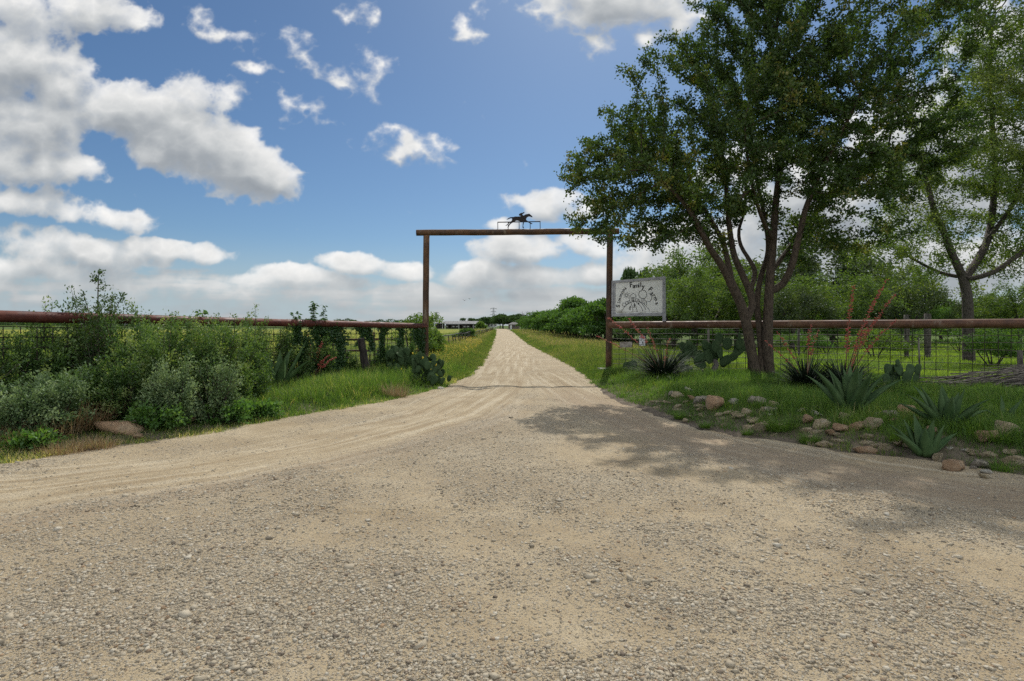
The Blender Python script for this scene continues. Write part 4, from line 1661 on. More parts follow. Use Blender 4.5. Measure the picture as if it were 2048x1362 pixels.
def smooth_path(pts, step):
    """Catmull-Rom through the points, resampled about every step"""
    P0 = [pts[0]] + list(pts) + [pts[-1]]
    out = [pts[0]]
    for i in range(1, len(P0) - 2):
        a, b, c, d = P0[i - 1], P0[i], P0[i + 1], P0[i + 2]
        n = max(1, int(np.linalg.norm(c - b) / step))
        for k in range(1, n + 1):
            t = k / n
            out.append(0.5 * ((2 * b) + (c - a) * t + (2 * a - 5 * b + 4 * c - d) * t * t + (3 * b - 3 * c + d - a) * t ** 3))
    return out


def skeleton(stems, step=0.2):
    """stems: list of (points, r_start, r_end, (parent stem, fraction) or None) -> nodes, parents, minimum radii"""
    nodes, par, rad = [], [], []
    spans = []
    for pts, r0, r1, at in stems:
        path = smooth_path(pts, step)
        if at is None:
            prev = -1
        else:
            s0, s1 = spans[at[0]]
            seg = np.array(nodes[s0:s1])
            prev = s0 + int(np.argmin(((seg - path[0]) ** 2).sum(1)))
            path = path[1:] if len(path) > 1 else path
        b = len(nodes)
        for k, p in enumerate(path):
            f = k / max(1, len(path) - 1)
            nodes.append(p)
            par.append(prev if k == 0 else len(nodes) - 2)
            rad.append(r0 * (1 - f) + r1 * f)
        spans.append((b, len(nodes)))
    return nodes, par, rad


def build_main_tree():
    rs = np.random.RandomState(17)
    Y0 = 13.8
    S = lambda pts: stem_path(pts, Y0)
    stems = [
        (S([(1517, 782, 0), (1510, 740, 0), (1500, 690, 0), (1491, 640, -.05), (1479, 602, -.1), (1462, 566, -.15)]), .145, .125, None),
        (S([(1462, 566, -.15), (1441, 527, -.3), (1420, 496, -.5), (1400, 458, -.8), (1382, 425, -1.0), (1350, 385, -1.2), (1310, 345, -1.4)]), .105, .035, (0, 1)),
        (S([(1464, 568, -.15), (1457, 530, 0), (1448, 490, .2), (1436, 465, .4), (1416, 430, .7), (1380, 380, 1.0), (1350, 320, 1.2)]), .085, .03, (0, 1)),
        (S([(1491, 640, -.05), (1505, 612, .1), (1500, 585, .15), (1484, 548, .2), (1468, 510, .3), (1460, 465, .5), (1455, 410, .6), (1448, 330, .7), (1430, 230, .8)]), .11, .03, (0, .6)),
        (S([(1500, 585, .15), (1510, 545, .4), (1500, 522, .6), (1482, 492, .9), (1478, 460, 1.2), (1490, 415, 1.5), (1490, 330, 1.8)]), .07, .025, (3, .3)),
        (S([(1538, 784, .05), (1537, 740, .05), (1535, 690, 0), (1536, 630, 0), (1538, 585, 0), (1541, 540, .05), (1546, 480, .1), (1551, 410, .1), (1560, 320, 0), (1562, 220, -.1), (1560, 110, -.2)]), .16, .035, None),
        (S([(1538, 585, 0), (1565, 568, -.1), (1582, 535, -.25), (1592, 498, -.4), (1601, 460, -.55), (1612, 415, -.7), (1640, 345, -1.0), (1680, 270, -1.3), (1720, 190, -1.6)]), .105, .03, (5, .4)),
        (S([(1541, 545, .05), (1560, 520, .3), (1582, 490, .7), (1620, 440, 1.2), (1680, 380, 1.7), (1750, 330, 2.0)]), .07, .025, (5, .5)),
        (S([(1522, 770, .02), (1522, 700, .12), (1518, 650, .15), (1514, 610, .2), (1520, 560, .35), (1536, 500, .55), (1528, 430, .8), (1510, 340, 1.0), (1500, 220, 1.2)]), .10, .03, None),
        (S([(1546, 480, .1), (1530, 450, -.4), (1515, 410, -.9), (1500, 350, -1.4), (1490, 270, -1.8)]), .06, .025, (5, .6)),
    ]
    nodes, par, mins = skeleton(stems, 0.16)
    base = np.array([6.05, Y0, float(H(6.05, Y0)) - 0.02])
    pxm = Y0 / FPX

    def lobe(px, py, dy, rx, rz, ry, w=1.0):
        c = np.array(P(px, py, Y0 + dy))
        return (*c, rx * pxm, ry, rz * pxm, w)
    lobes = [lobe(1440, 300, 0, 210, 200, 2.7), lobe(1270, 375, -.4, 150, 95, 1.7, 1.2), lobe(1180, 400, -.6, 70, 70, 1.0, 1.3), lobe(1330, 190, 0, 130, 110, 1.8), lobe(1285, 270, -.3, 105, 85, 1.5, 1.1), lobe(1380, 110, .2, 60, 55, 1.2, .9),
             lobe(1560, 130, 0, 200, 150, 2.7), lobe(1560, -60, 0, 190, 130, 2.4), lobe(1710, 190, -.3, 150, 170, 2.3, .9), lobe(1840, 110, -.2, 105, 140, 1.9, 1.0), lobe(1640, 380, 0, 150, 110, 2.2, .7),
             lobe(1740, 470, .3, 110, 60, 1.4, .55), lobe(1250, 455, -.5, 90, 45, 1.2, .8), lobe(1750, 20, 0, 120, 120, 1.8, .8), lobe(1200, 450, -.7, 55, 45, .9, 1.2), lobe(1300, 480, -.6, 70, 35, 1.0, 1.0), lobe(1235, 495, -.7, 30, 40, .6, 1.0), lobe(1160, 330, -.4, 50, 50, .8, 1.2), lobe(1700, 420, .2, 130, 90, 1.8, .9), lobe(1640, 500, .5, 80, 60, 1.2, .6), lobe(1850, 270, -.2, 90, 110, 1.7, .95), lobe(1210, 300, -.2, 60, 60, 1.0, .9)]
    att = in_lobes(rs, lobes, 8600)
    att = att[noise3(att, 1.0, 401) > -0.12]
    heart = np.array(P(1510, 430, Y0))                      # the limbs show through the open heart of the crown
    q = (((att - heart) / np.array([105 * pxm, 2.0, 95 * pxm])) ** 2).sum(1)
    att = att[(q > 1) | (rs.rand(len(att)) < .12)]
    N_, par_ = grow(rs, nodes, par, att, 0.16, 1.4, 0.235, 90)
    rad, kids = pipe_radii(par_, 0.0045, 2.25, [m * .88 for m in mins])
    g = empty('forked_tree', base, 'dark leafy tree with several forking trunks in front of the right pipe fence', 'tree')
    # root flare
    for i in range(len(mins)):
        z = N_[i][2]
        if z < 0.5:
            rad[i] *= 1 + 0.35 * (0.5 - z) ** 1.0
    link('trunk', twig_mesh('trunk', N_ - base, par_, rad, M['bark'], 7), g)
    pos, d, L, src = crown_from(rs, N_, par_, rad, 0.0138, 43, 0.066, 0.074, 0.3)
    nodecol = rs.normal(0.40, 0.22, len(N_)) + 0.45 * noise3(N_, 0.8, 431) + 0.45 * (rs.rand(len(N_)) > .94)
    tint = nodecol[src] + rs.normal(0, 0.12, len(src))
    link('crown', leaves_mesh('crown', rs, pos - base, d, L, LF['oak'], tint, 0.62), g)
    print('main tree nodes', len(N_), 'leaves', len(pos))


def make_tree(rs, name, label, stems, lobes, natt, step, infl, kill, mat, bark, r0, rmax, per, spread, L, wr, base, group=None, gap=-0.2, gs=0.6, tmean=0.45, sides=6, up=0.1):
    nodes, par, mins = skeleton(stems, step)
    att = in_lobes(rs, lobes, natt)
    att = att[noise3(att, gs, 500 + natt % 97) > gap]
    N_, par_ = grow(rs, nodes, par, att, step, infl, kill, 90)
    rad, kids = pipe_radii(par_, r0, 2.2, mins)
    g = empty(name, base, label, 'tree', group)
    base = np.array(base)
    link('trunk', twig_mesh('trunk', N_ - base, par_, rad, bark, sides), g)
    pos, d, Ls, src = crown_from(rs, N_, par_, rad, rmax, per, spread, L, up)
    nc = rs.normal(tmean, 0.17, len(N_)) + 0.3 * noise3(N_, gs * 1.3, 610)
    tint = nc[src] + rs.normal(0, 0.1, len(src))
    link('crown', leaves_mesh('crown', rs, pos - base, d, Ls, mat, tint, wr), g)
    return g


def build_right_tree():
    rs = np.random.RandomState(23)
    Y0 = 22.5
    S = lambda pts: stem_path(pts, Y0)
    stems = [
        (S([(1938, 728, 0), (1937, 690, 0), (1936, 640, 0), (1934, 590, 0), (1926, 555, 0)]), .215, .17, None),
        (S([(1926, 555, 0), (1905, 510, -.3), (1890, 470, -.5), (1868, 420, -.8), (1850, 350, -1.0), (1830, 280, -1.2)]), .15, .04, (0, 1)),
        (S([(1928, 560, 0), (1955, 520, .3), (1975, 480, .5), (1985, 420, .8), (1990, 340, 1.0), (1985, 250, 1.2), (1980, 140, 1.3), (1985, 40, 1.2)]), .15, .04, (0, 1)),
        (S([(1926, 555, 0), (1880, 545, .6), (1830, 520, 1.2), (1780, 490, 1.6)]), .08, .025, (0, 1)),
        (S([(1928, 560, 0), (1985, 545, -.6), (2050, 500, -1.2), (2130, 440, -1.6), (2190, 360, -1.8)]), .11, .03, (0, 1)),
        (S([(1975, 480, .5), (2030, 400, -.5), (2060, 300, -1.0), (2080, 180, -1.5)]), .09, .03, (2, .4)),
    ]
    px = Y0 / FPX

    def lobe(x, y, dy, rx, rz, ry, w=1.0):
        c = np.array(P(x, y, Y0 + dy))
        return (*c, rx * px, ry, rz * px, w)
    lobes = [lobe(1860, 380, 0, 120, 110, 3.0, .8), lobe(1960, 260, 0, 120, 140, 3.2), lobe(2060, 250, 0, 130, 200, 3.2), lobe(2020, 70, 0, 130, 150, 3.0), lobe(1800, 500, 0, 130, 60, 2.4, .7),
             lobe(2060, 480, 0, 130, 80, 2.6, .8), lobe(1900, 560, 0, 150, 50, 2.4, .5), lobe(2000, -110, 0, 150, 120, 3.0, .7), lobe(2180, 350, 0, 130, 150, 2.8, .8)]
    x, y = (1938 - 1024) * px, Y0
    make_tree(rs, 'light_green_tree', 'tall loose light green tree with one grey trunk on the lawn behind the right fence', stems, lobes, 3000, 0.26, 2.2, 0.42, LF['mesquite'], M['bark_dark'],
              0.006, 0.0175, 46, 0.14, 0.125, 0.40, (x, y, float(H(x, y)) - .02), None, -0.13, 0.5, 0.62)


def build_background_trees():
    """feathery trees behind the lawn, each with its own trunk and crown; three grown, the others are turned and resized copies"""
    protos = []
    for k, (seed, w, h, mat, nm) in enumerate(((31, 4.2, 6.4, 'mesquite', 'feathery_tree'), (37, 3.6, 5.0, 'olive', 'feathery_tree'), (41, 4.0, 5.6, 'thicket', 'feathery_tree'))):
        rs = np.random.RandomState(seed)
        st = [([np.array((0, 0, -.1)), np.array((.1, 0, h * .15)), np.array((-.1, .1, h * .3))], .20, .15, None)]
        for j in range(5):
            a = j * 1.257 + rs.rand()
            st.append(([np.array((-.1, .1, h * .3)), np.array((math.cos(a) * w * .25, math.sin(a) * w * .25, h * .5)), np.array((math.cos(a) * w * .5, math.sin(a) * w * .5, h * .7))], .09, .03, (0, 1)))
        lob = [(0, 0, h * .62, w * .75, w * .75, h * .36, 1.0)]
        for j in range(5):
            a = j * 1.257 + rs.rand() * .8
            lob.append((math.cos(a) * w * .6, math.sin(a) * w * .6, h * rs.uniform(.42, .68), w * .42, w * .42, h * .20, 1.0))
        g = make_tree(rs, nm, 'x', st, lob, 900, 0.32, 2.6, 0.55, LF[mat], M['bark_dark'], 0.008, 0.020, 40, 0.20, 0.20, 0.36, (0, 0, 0), None, -0.02, 0.42, 0.38, 5)
        protos.append(g)
    spots = [  # px, top row, Y, proto, label
        (1290, 600, 46, 2, 'deep green feathery tree directly behind the farm sign'),
        (1345, 552, 42, 0, 'feathery pale tree between the farm sign and the forked trunk, tallest there'),
        (1425, 530, 37, 0, 'bright feathery tree just left of the forked trunk'),
        (1475, 560, 44, 1, 'feathery tree seen behind the left fork of the multi-stem trunk'),
        (1586, 572, 36, 1, 'feathery tree right of the forked trunk, over the red flower stalks'),
        (1668, 540, 40, 0, 'feathery tree with open crown right of the forked tree, taller one'),
        (1722, 598, 45, 2, 'green feathery tree behind the two dark timber fence posts'),
        (1826, 560, 42, 1, 'feathery tree left of the single grey trunk at the lawn edge'),
        (1880, 610, 52, 2, 'deep green feathery tree immediately left of the grey trunk, far back'),
        (1975, 590, 46, 1, 'feathery tree right of the grey trunk, far back'),
        (2040, 560, 40, 0, 'feathery tree at the right edge of the lawn'),
        (1310, 566, 55, 1, 'feathery tree peeping over the right top corner of the farm sign'),
        (1390, 486, 50, 0, 'tallest feathery tree, its top left of the forked trunk limbs'),
        (1620, 478, 52, 1, 'tall thin feathery tree behind the lower right limb of the forked tree'),
        (1770, 520, 54, 0, 'tall feathery tree far back between the forked tree and the grey trunk'),
        (1540, 600, 52, 2, 'deep green feathery tree right behind the forked trunk, far back'),
    ]
    used = set()
    for px, top, Y, k, lab in spots:
        src = protos[k]
        c = src if k not in used else copy_tree(src)
        used.add(k)
        x = (px - 1024) * Y / FPX
        z0 = float(H(x, Y)) - .05
        h = CAMZ + (HOR - top) * Y / FPX - z0
        ph = (6.4, 5.0, 5.6)[k]
        s = h / (ph * 0.98)
        c.location = (x, Y, z0)
        k2 = (1.35, .95, 1.15, 1.5, .9)[px % 5]
        c.scale = (s * k2, s * 1.1, s)
        c.rotation_euler = (0, 0, (px * 1.7) % 6.28)
        tag(c, lab, 'tree', 'feathery trees behind the lawn')


def blob_tree_mesh(rs, w, h, n, L, low=0.15, mat=None, lobes=9, wr=0.55, tm=.4):
    """crown of a distant tree or bush: leaf clumps gathered in uneven lobes"""
    pts = []
    for j in range(lobes):
        a = rs.rand() * 6.28
        r = w * .5 * rs.rand() ** .6 * .75
        z = h * (low + (1 - low) * rs.uniform(.25, .82))
        rr = w * rs.uniform(.16, .30)
        k = n // lobes
        d = unit(rs.normal(size=(k, 3)))
        d[:, 2] = np.abs(d[:, 2]) * .9 - .25
        pts.append(np.array([math.cos(a) * r, math.sin(a) * r, z]) + d * rr * (rs.rand(k, 1) ** .45) * np.array([1, 1, min(1.0, h * (1 - low) / w * 1.1)]))
    p = np.concatenate(pts)
    p = p[p[:, 2] > 0.02 * h]
    tint = tm + 0.35 * noise3(p, 3.0 / w, 700) + rs.normal(0, .14, len(p))
    return leaves_mesh('crown', rs, p, unit(rs.normal(size=p.shape) + [0, 0, .2]), L * rs.uniform(.6, 1.3, len(p)), mat, tint, wr)


def build_far_trees():
    rs = np.random.RandomState(77)
    # ---- thicket along the right of the road: one bush after the other
    protos = []
    for k in range(3):
        g = empty('thicket_bush', (0, 0, 0), 'x', 'bush', 'bushes of the green thicket right of the road')
        link('foliage', blob_tree_mesh(rs, 5.5, 4.0, 9500, 0.27, 0.0, LF['thicket'], 14, .5), g)
        st = []
        mb = MB()
        for j in range(7):
            a = j * .9
            mb.tube([(0.2 * math.cos(a), .2 * math.sin(a), -.2), (.8 * math.cos(a), .8 * math.sin(a), 1.4), (1.5 * math.cos(a), 1.5 * math.sin(a), 2.6)], [.07, .05, .02], 5)
        mb.build('stems', M['bark_dark'], g)
        protos.append(g)
    pts = [(1222, 598, 58), (1200, 606, 62), (1178, 612, 67), (1160, 618, 73), (1142, 619, 80), (1125, 620, 88), (1110, 623, 98), (1096, 624, 110), (1083, 627, 124), (1072, 629, 140), (1062, 631, 158), (1053, 633, 178), (1240, 592, 66), (1190, 596, 76), (1160, 606, 92), (1255, 610, 62)]
    ordn = ['first', 'second', 'third', 'fourth', 'fifth', 'sixth', 'seventh', 'eighth', 'ninth', 'tenth', 'eleventh', 'twelfth']
    for i, (px, top, Y) in enumerate(pts):
        c = protos[i] if i < 3 else copy_tree(protos[i % 3])
        x = (px - 1024) * Y / FPX
        z0 = float(H(x, Y)) - .1
        h = CAMZ + (HOR - top) * Y / FPX - z0
        s = h / 3.75
        c.location = (x, Y, z0)
        c.scale = (s * rs.uniform(1.0, 1.25), s * 1.15, s)
        c.rotation_euler = (0, 0, rs.rand() * 6.28)
        if i < 12:
            lab = '%s thicket bush from the farm sign along the right road verge' % ordn[i]
        else:
            lab = ('tall thicket bush in the back row right behind the gate post', 'thicket bush in the back row left of the gate post, nearer the post', 'thicket bush in the back row left of the gate post, farther along the road', 'thicket bush seen under the farm sign')[i - 12]
        tag(c, lab, 'bush', 'bushes of the green thicket right of the road')
    # ---- single trees on the rise
    tp = []
    for k in range(3):
        g = empty('round_tree', (0, 0, 0), 'x', 'tree', 'dark round trees on the far rise')
        link('crown', blob_tree_mesh(rs, 8.0, 6.0, 5200, 0.5, .22, LF['dark'], 12, .6), g)
        mb = MB()
        mb.tube([(0, 0, -.3), (.1, 0, 1.2), (0, .1, 2.8)], [.32, .25, .15], 7)
        mb.build('trunk', M['bark_dark'], g)
        tp.append(g)
    spots = [(934, 636, 330, .9, 'small dark round tree right of the cattle shed, left one of a pair'), (949, 637, 335, .75, 'small dark round tree right of the cattle shed, right one of a pair'),
             (965, 634, 400, 1.1, 'dark round tree left of the white farmhouse'), (978, 634, 415, 1.0, 'dark round tree touching the left of the white farmhouse'), (990, 633, 430, 1.0, 'dark round tree behind the white farmhouse'),
             (1006, 628, 250, 1.15, 'largest dark round tree left of the brown outbuilding'), (1000, 632, 262, .9, 'smaller dark round tree at the left foot of the largest one'), (1018, 632, 240, .9, 'dark round tree behind the brown outbuilding roof'),
             (1032, 628, 235, 1.1, 'dark round tree right behind the brown outbuilding'), (1043, 632, 225, .9, 'dark round tree between the outbuilding and the thicket'),
             (1262, 538, 60, .42, 'dark oak crown rising behind the top of the farm sign')]
    for i, (px, top, Y, wd, lab) in enumerate(spots):
        c = tp[i] if i < 3 else copy_tree(tp[i % 3])
        x = (px - 1024) * Y / FPX
        z0 = float(H(x, Y)) - .2
        h = CAMZ + (HOR - top) * Y / FPX - z0
        s = h / 5.7
        c.location = (x, Y, z0)
        c.scale = (s * wd, s * wd, s)
        c.rotation_euler = (0, 0, rs.rand() * 6.28)
        tag(c, lab, 'tree', 'dark round trees on the far rise')
    # ---- leafless tree
    x, Y = (1051 - 1024) * 200 / FPX, 200.0
    z0 = float(H(x, Y))
    st = [([np.array((0, 0, -.2)), np.array((.1, 0, 1.5)), np.array((0, .1, 3.0))], .2, .14, None)]
    lob = [(0, 0, 5.0, 2.4, 2.4, 2.2, 1.0)]
    nodes, par, mins = skeleton(st, .3)
    N_, par_ = grow(rs, nodes, par, in_lobes(rs, lob, 130), .3, 3, .5, 40)
    rad, _ = pipe_radii(par_, 0.035, 2.3, mins)
    o = link('bare_tree', twig_mesh('bare_tree', N_, par_, rad, M['post_wood'], 5), None, (x, Y, z0), scale=(1, 1, 0.95))
    tag(o, 'leafless grey tree over the end of the thicket beside the outbuilding', 'tree')
    # ---- bright bushes just beyond the fence and on the pasture
    for (px, top, Y, w, lf, lab) in ((826, 626, 23, 1.5, 'lime', 'bright lime green bush behind the left gate post'), (855, 650, 24, 1.0, 'lime', 'small lime green bush peeping out right of the left gate post'),
                                     (930, 657, 62, 1.7, 'shrub', 'green bush growing through the roadside pipe fence'), (962, 645, 190, 2.4, 'lime', 'yellowish bush at the right end of the cattle shed'),
                                     (1750, 656, 25, 2.0, 'lime', 'lime green bush behind the red flower stalks and right pipe fence'), (1985, 670, 20, 1.9, 'thicket', 'dark low bush right of the grey trunk behind the mesh'),
                                     (1600, 665, 29, 2.2, 'shrub', 'low bush right of the forked trunk behind the lawn'), (1650, 668, 30, 1.6, 'weed', 'fresh green low bush beside the timber posts'), (1920, 650, 33, 3.0, 'thicket', 'wide low bush behind the grey trunk'),
                                     (2040, 640, 31, 2.6, 'thicket', 'low bush at the right edge beyond the mesh'), (1340, 650, 36, 2.6, 'dark', 'dark low bush behind the white notice'), (1430, 655, 35, 2.4, 'thicket', 'low bush behind the tall prickly pear'),
                                     (1700, 650, 38, 3.2, 'thicket', 'low wide bush far back behind the red flower stalks'), (1800, 648, 40, 3.2, 'shrub', 'low wide bush far back behind the timber posts'), (1265, 645, 42, 3.0, 'dark', 'dark low bush behind the weathered plaque'),
                                     (1520, 650, 40, 3.0, 'thicket', 'low bush behind the forked trunk')):
        x = (px - 1024) * Y / FPX
        z0 = float(H(x, Y))
        h = CAMZ + (HOR - top) * Y / FPX - z0
        g = empty('bush', (x, Y, z0), lab, 'bush')
        link('foliage', blob_tree_mesh(rs, w * 1.5, h * 1.08, 3600 if Y < 100 else 1200, 0.0042 * Y if Y > 30 else .1, 0.0, LF[lf], 10, .5, .5), g)
        mb = MB()
        for j in range(5):
            a = j * 1.3
            mb.tube([(0.06 * math.cos(a), .06 * math.sin(a), -.1), (.3 * w * math.cos(a), .3 * w * math.sin(a), h * .7)], [.03, .01], 5)
        mb.build('stems', M['bark_dark'], g)
    # ---- tree lines far off, one mass each
    for (x0, x1, y0, y1, n, hh, lab, mt) in ((-330, -62, 430, 520, 34000, 5.2, 'far dark line of trees along the left horizon', 'dark'), (-900, -300, 520, 900, 26000, 7.5, 'far treeline on the left skyline', 'dark'), (30, 160, 95, 150, 26000, 5.5, 'dense wood beyond the lawn on the right', 'thicket'), (140, 700, 140, 420, 14000, 9, 'far woodland on the right', 'thicket')):
        k = n
        cx = rs.uniform(x0, x1, 130 if x1 - x0 < 400 else 220)
        f = (cx - x0) / (x1 - x0)
        cy = y1 + (y0 - y1) * f + rs.normal(0, 10, len(cx)) if x1 < 0 else y0 + (y1 - y0) * f + rs.normal(0, 8, len(cx))
        ch = hh * rs.uniform(.55, 1.1, len(cx))
        i = rs.randint(0, len(cx), k)
        d = unit(rs.normal(size=(k, 3)))
        p = np.stack([cx[i] + d[:, 0] * ch[i] * .75, cy[i] + d[:, 1] * ch[i] * .75, ch[i] * (.5 + .5 * d[:, 2])], -1)
        p[:, 2] += H(p[:, 0], p[:, 1])
        me = leaves_mesh('treeline', rs, p, rs.normal(size=p.shape), hh * .24 * rs.uniform(.6, 1.3, k), LF[mt], .4 + rs.normal(0, .1, len(cx))[i] + rs.normal(0, .12, k), .6)
        tag(link('treeline', me), lab, 'treeline', kind='stuff')


build_main_tree()
build_right_tree()
build_background_trees()
build_far_trees()

# ------------------------------------------------------------------ shrubs and garden plants
def shrub_data(rs, rx, ry, h, nst, per, L, spread=0.05, t0=0.45, low=0.12, lean=(0, 0), up=0.35):
    th = rs.rand(nst) * 6.283
    zz = low + (1 - low) * rs.rand(nst) ** 0.8
    rr = np.sqrt(np.maximum(0.04, 1 - np.abs(zz * 1.15 - .35) ** 2.2)) * rs.uniform(.55, 1.0, nst)
    tip = np.stack([np.cos(th) * rx * rr + lean[0] * zz, np.sin(th) * ry * rr + lean[1] * zz, h * zz * rs.uniform(.85, 1.05, nst)], -1)
    lump = 1 + .30 * np.sin(th * 3 + rs.rand() * 6) * np.cos(zz * 6 + rs.rand() * 6)
    tip = tip * lump[:, None] ** np.array([1, 1, .6])
    b0 = np.stack([np.cos(th) * rx * .12, np.sin(th) * ry * .12, 0 * th], -1)
    c = np.stack([tip[:, 0] * .45, tip[:, 1] * .45, tip[:, 2] * .65], -1)

    def bez(i, t):
        t = t[:, None]
        return b0[i] * (1 - t) ** 2 + 2 * c[i] * t * (1 - t) + tip[i] * t * t
    i = np.repeat(np.arange(nst), per)
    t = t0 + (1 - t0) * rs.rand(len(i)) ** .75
    pos = bez(i, t) + rs.normal(0, spread, (len(i), 3)) * (0.5 + 0.5 * t[:, None])
    pos[:, 2] = np.maximum(pos[:, 2], 0.02)
    d = unit(rs.normal(size=(len(i), 3)) + unit(tip - c)[i] * .8 + np.array([0, 0, up]))
    Ls = L * rs.uniform(.6, 1.3, len(i))
    return pos, d, Ls, i, t, bez


def shrub(name, label, cat, loc, rs, rx, ry, h, nst, per, L, mat, tm=.45, ts=.18, group=None, wr=.45, stems=True, **k):
    pos, d, Ls, i, t, bez = shrub_data(rs, rx, ry, h, nst, per, L, **k)
    g = empty(name, loc, label, cat, group)
    sc = rs.normal(0, ts * 1.4, nst)
    tint = tm + sc[i] + (t - .78) * 1.3 + rs.normal(0, .10, len(i))  # paler young tips, plus painted tip highlights and a darker shaded interior
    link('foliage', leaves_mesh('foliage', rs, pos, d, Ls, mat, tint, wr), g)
    if stems:
        mb = MB()
        for j in range(0, nst, max(1, nst // 45)):
            pts = [bez(np.array([j]), np.array([u]))[0] for u in (0, .3, .6, .97)]
            mb.tube(pts, [.012 * h, .008 * h, .005 * h, .002], 4, cap=False)
        mb.build('stems', M['twig'], g)
    return g


def GPo(px, py, dz=0.0):
    p = GP(px, py)
    p.z += dz
    return p


def build_left_bed():
    rs = np.random.RandomState(101)

    def at(px, Y):
        x = (px - 1024) * Y / FPX
        return Vector((x, Y, float(H(x, Y)) - .02))
    hz = lambda top, Y: (CAMZ + (HOR - top) * Y / FPX - .10) * 1.10
    # silver sage and green shrubs from the picture's edge to the agave
    S = [  # px, Y, top row, rx, ry, nst, per, L, mat, tm, label
        (25, 8.1, 668, .98, .6, 150, 110, .045, 'shrub', .45, 'rounded grey green shrub at the left picture edge, in the back row'),
        (-70, 7.6, 672, .8, .6, 120, 90, .045, 'shrub', .42, 'rounded green shrub cut by the left picture edge'),
        (118, 8.9, 662, .62, .5, 110, 110, .042, 'shrub', .33, 'dark green shrub left of the tall sprouting one'),
        (50, 6.75, 778, .50, .38, 100, 95, .038, 'silver', .50, 'low silvery sage shrub above the dry grass at the left edge'),
        (120, 7.0, 762, .42, .34, 90, 95, .036, 'silver', .46, 'low silvery sage shrub right of the lowest one, above the dry grass'),
        (262, 8.6, 668, .55, .5, 120, 110, .042, 'shrub', .48, 'grey green shrub just right of the tall sprouting one'),
        (330, 8.2, 660, .62, .5, 150, 120, .040, 'shrub', .55, 'full grey green shrub in the middle of the left bed'),
        (345, 7.75, 730, .38, .34, 100, 100, .036, 'silver', .66, 'palest silver sage shrub in the middle of the left bed'),
        (420, 8.7, 655, .55, .5, 120, 110, .042, 'shrub', .52, 'green shrub right of the palest silver sage'),
        (430, 8.2, 715, .38, .34, 80, 100, .036, 'silver', .48, 'greenish silver shrub right of the palest one'),
        (462, 9.6, 648, .50, .5, 130, 110, .044, 'shrub', .50, 'bright green shrub left of the agave, under the rail'),
        (508, 11.0, 640, .30, .30, 70, 90, .046, 'shrub', .38, 'upright shrub reaching over the red rail left of the agave'),
        (170, 7.7, 752, .42, .34, 100, 100, .042, 'shrub', .34, 'low dark green shrub between the two groups of silvery sage'),
        (255, 7.8, 735, .40, .34, 100, 100, .042, 'shrub', .42, 'low green shrub left of the palest silver sage'),
        (400, 8.35, 728, .40, .34, 100, 100, .042, 'shrub', .36, 'low dark green shrub right of the palest silver sage'),
        (455, 8.9, 712, .46, .36, 110, 100, .042, 'shrub', .45, 'low green shrub above the second leafy weed clump'),
        (500, 9.9, 715, .34, .34, 90, 90, .042, 'shrub', .32, 'low dark shrub left of the agave blades'),
        (300, 9.3, 645, .50, .40, 100, 100, .042, 'shrub', .44, 'green shrub touching the red rail behind the middle of the bed'),
        (160, 9.0, 640, .40, .40, 80, 100, .042, 'shrub', .30, 'dark shrub touching the red rail beside the tall sprouting one'),
        (85, 8.7, 636, .34, .34, 60, 90, .042, 'shrub', .34, 'dark shrub with sprigs over the red rail near the left edge'),
        (640, 13.6, 690, .36, .3, 70, 90, .046, 'shrub', .30, 'dark leafy shrub behind the red flower spikes'),
        (596, 13.1, 700, .40, .3, 70, 90, .046, 'shrub', .34, 'dark low leafy shrub between the agave and the red flower spikes'),
        (690, 14.7, 712, .42, .3, 70, 90, .05, 'shrub', .36, 'low leafy shrub left of the dark wooden stake'),
        (765, 15.9, 700, .45, .3, 70, 90, .052, 'shrub', .30, 'low dark leafy shrub right of the dark wooden stake'),
        (815, 16.6, 690, .40, .3, 70, 90, .052, 'shrub', .28, 'dark leafy shrub behind the prickly pears by the left gate post'),
        (545, 12.6, 668, .62, .5, 110, 100, .048, 'shrub', .62, 'yellowish green shrub behind the agave'),
    ]
    for (px, Y, top, rx, ry, nst, per, L, mt, tm, lab) in S:
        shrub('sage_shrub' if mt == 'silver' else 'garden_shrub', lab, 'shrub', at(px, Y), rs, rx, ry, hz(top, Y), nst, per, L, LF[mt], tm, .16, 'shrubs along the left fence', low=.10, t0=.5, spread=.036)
    # tall sprouting shrub with bare stems
    g = shrub('sprouting_shrub', 'tallest dark shrub with thin sprouts rising above the red rail', 'shrub', at(200, 8.7), rs, .48, .4, hz(610, 8.7), 55, 95, .045, LF['dark'], .55, .15, None, low=.35, t0=.5, up=.6)
    stems = [([np.array((0, 0, 0)), np.array((.03, 0, .9)), np.array((-.03, 0, 1.6)), np.array((-.02, 0, 2.1))], .02, .006, None),
             ([np.array((0, .03, .8)), np.array((.18, 0, 1.4)), np.array((.34, 0, 1.78))], .01, .004, (0, .4)), ([np.array((0, -.03, .8)), np.array((-.14, 0, 1.4)), np.array((-.26, 0, 1.82))], .01, .004, (0, .4))]
    nodes, par, mins = skeleton(stems, .07)
    lob = [(-.02, 0, 2.0, .16, .14, .22, 1.5), (.34, 0, 1.72, .13, .12, .14, 1.3), (-.27, 0, 1.78, .10, .1, .14, 1.3), (.08, 0, 1.6, .2, .2, .2, .8), (-.5, 0, 1.5, .14, .14, .12, .8)]
    N_, par_ = grow(rs, nodes, par, in_lobes(rs, lob, 150), .06, .7, .09, 40, wander=.2)
    rad, _ = pipe_radii(par_, .002, 2.2, mins)
    link('sprouts', twig_mesh('sprouts', N_, par_, rad, M['twig'], 4), g)
    pos, d, L, src = crown_from(rs, N_, par_, rad, .0045, 9, .018, .045, .5)
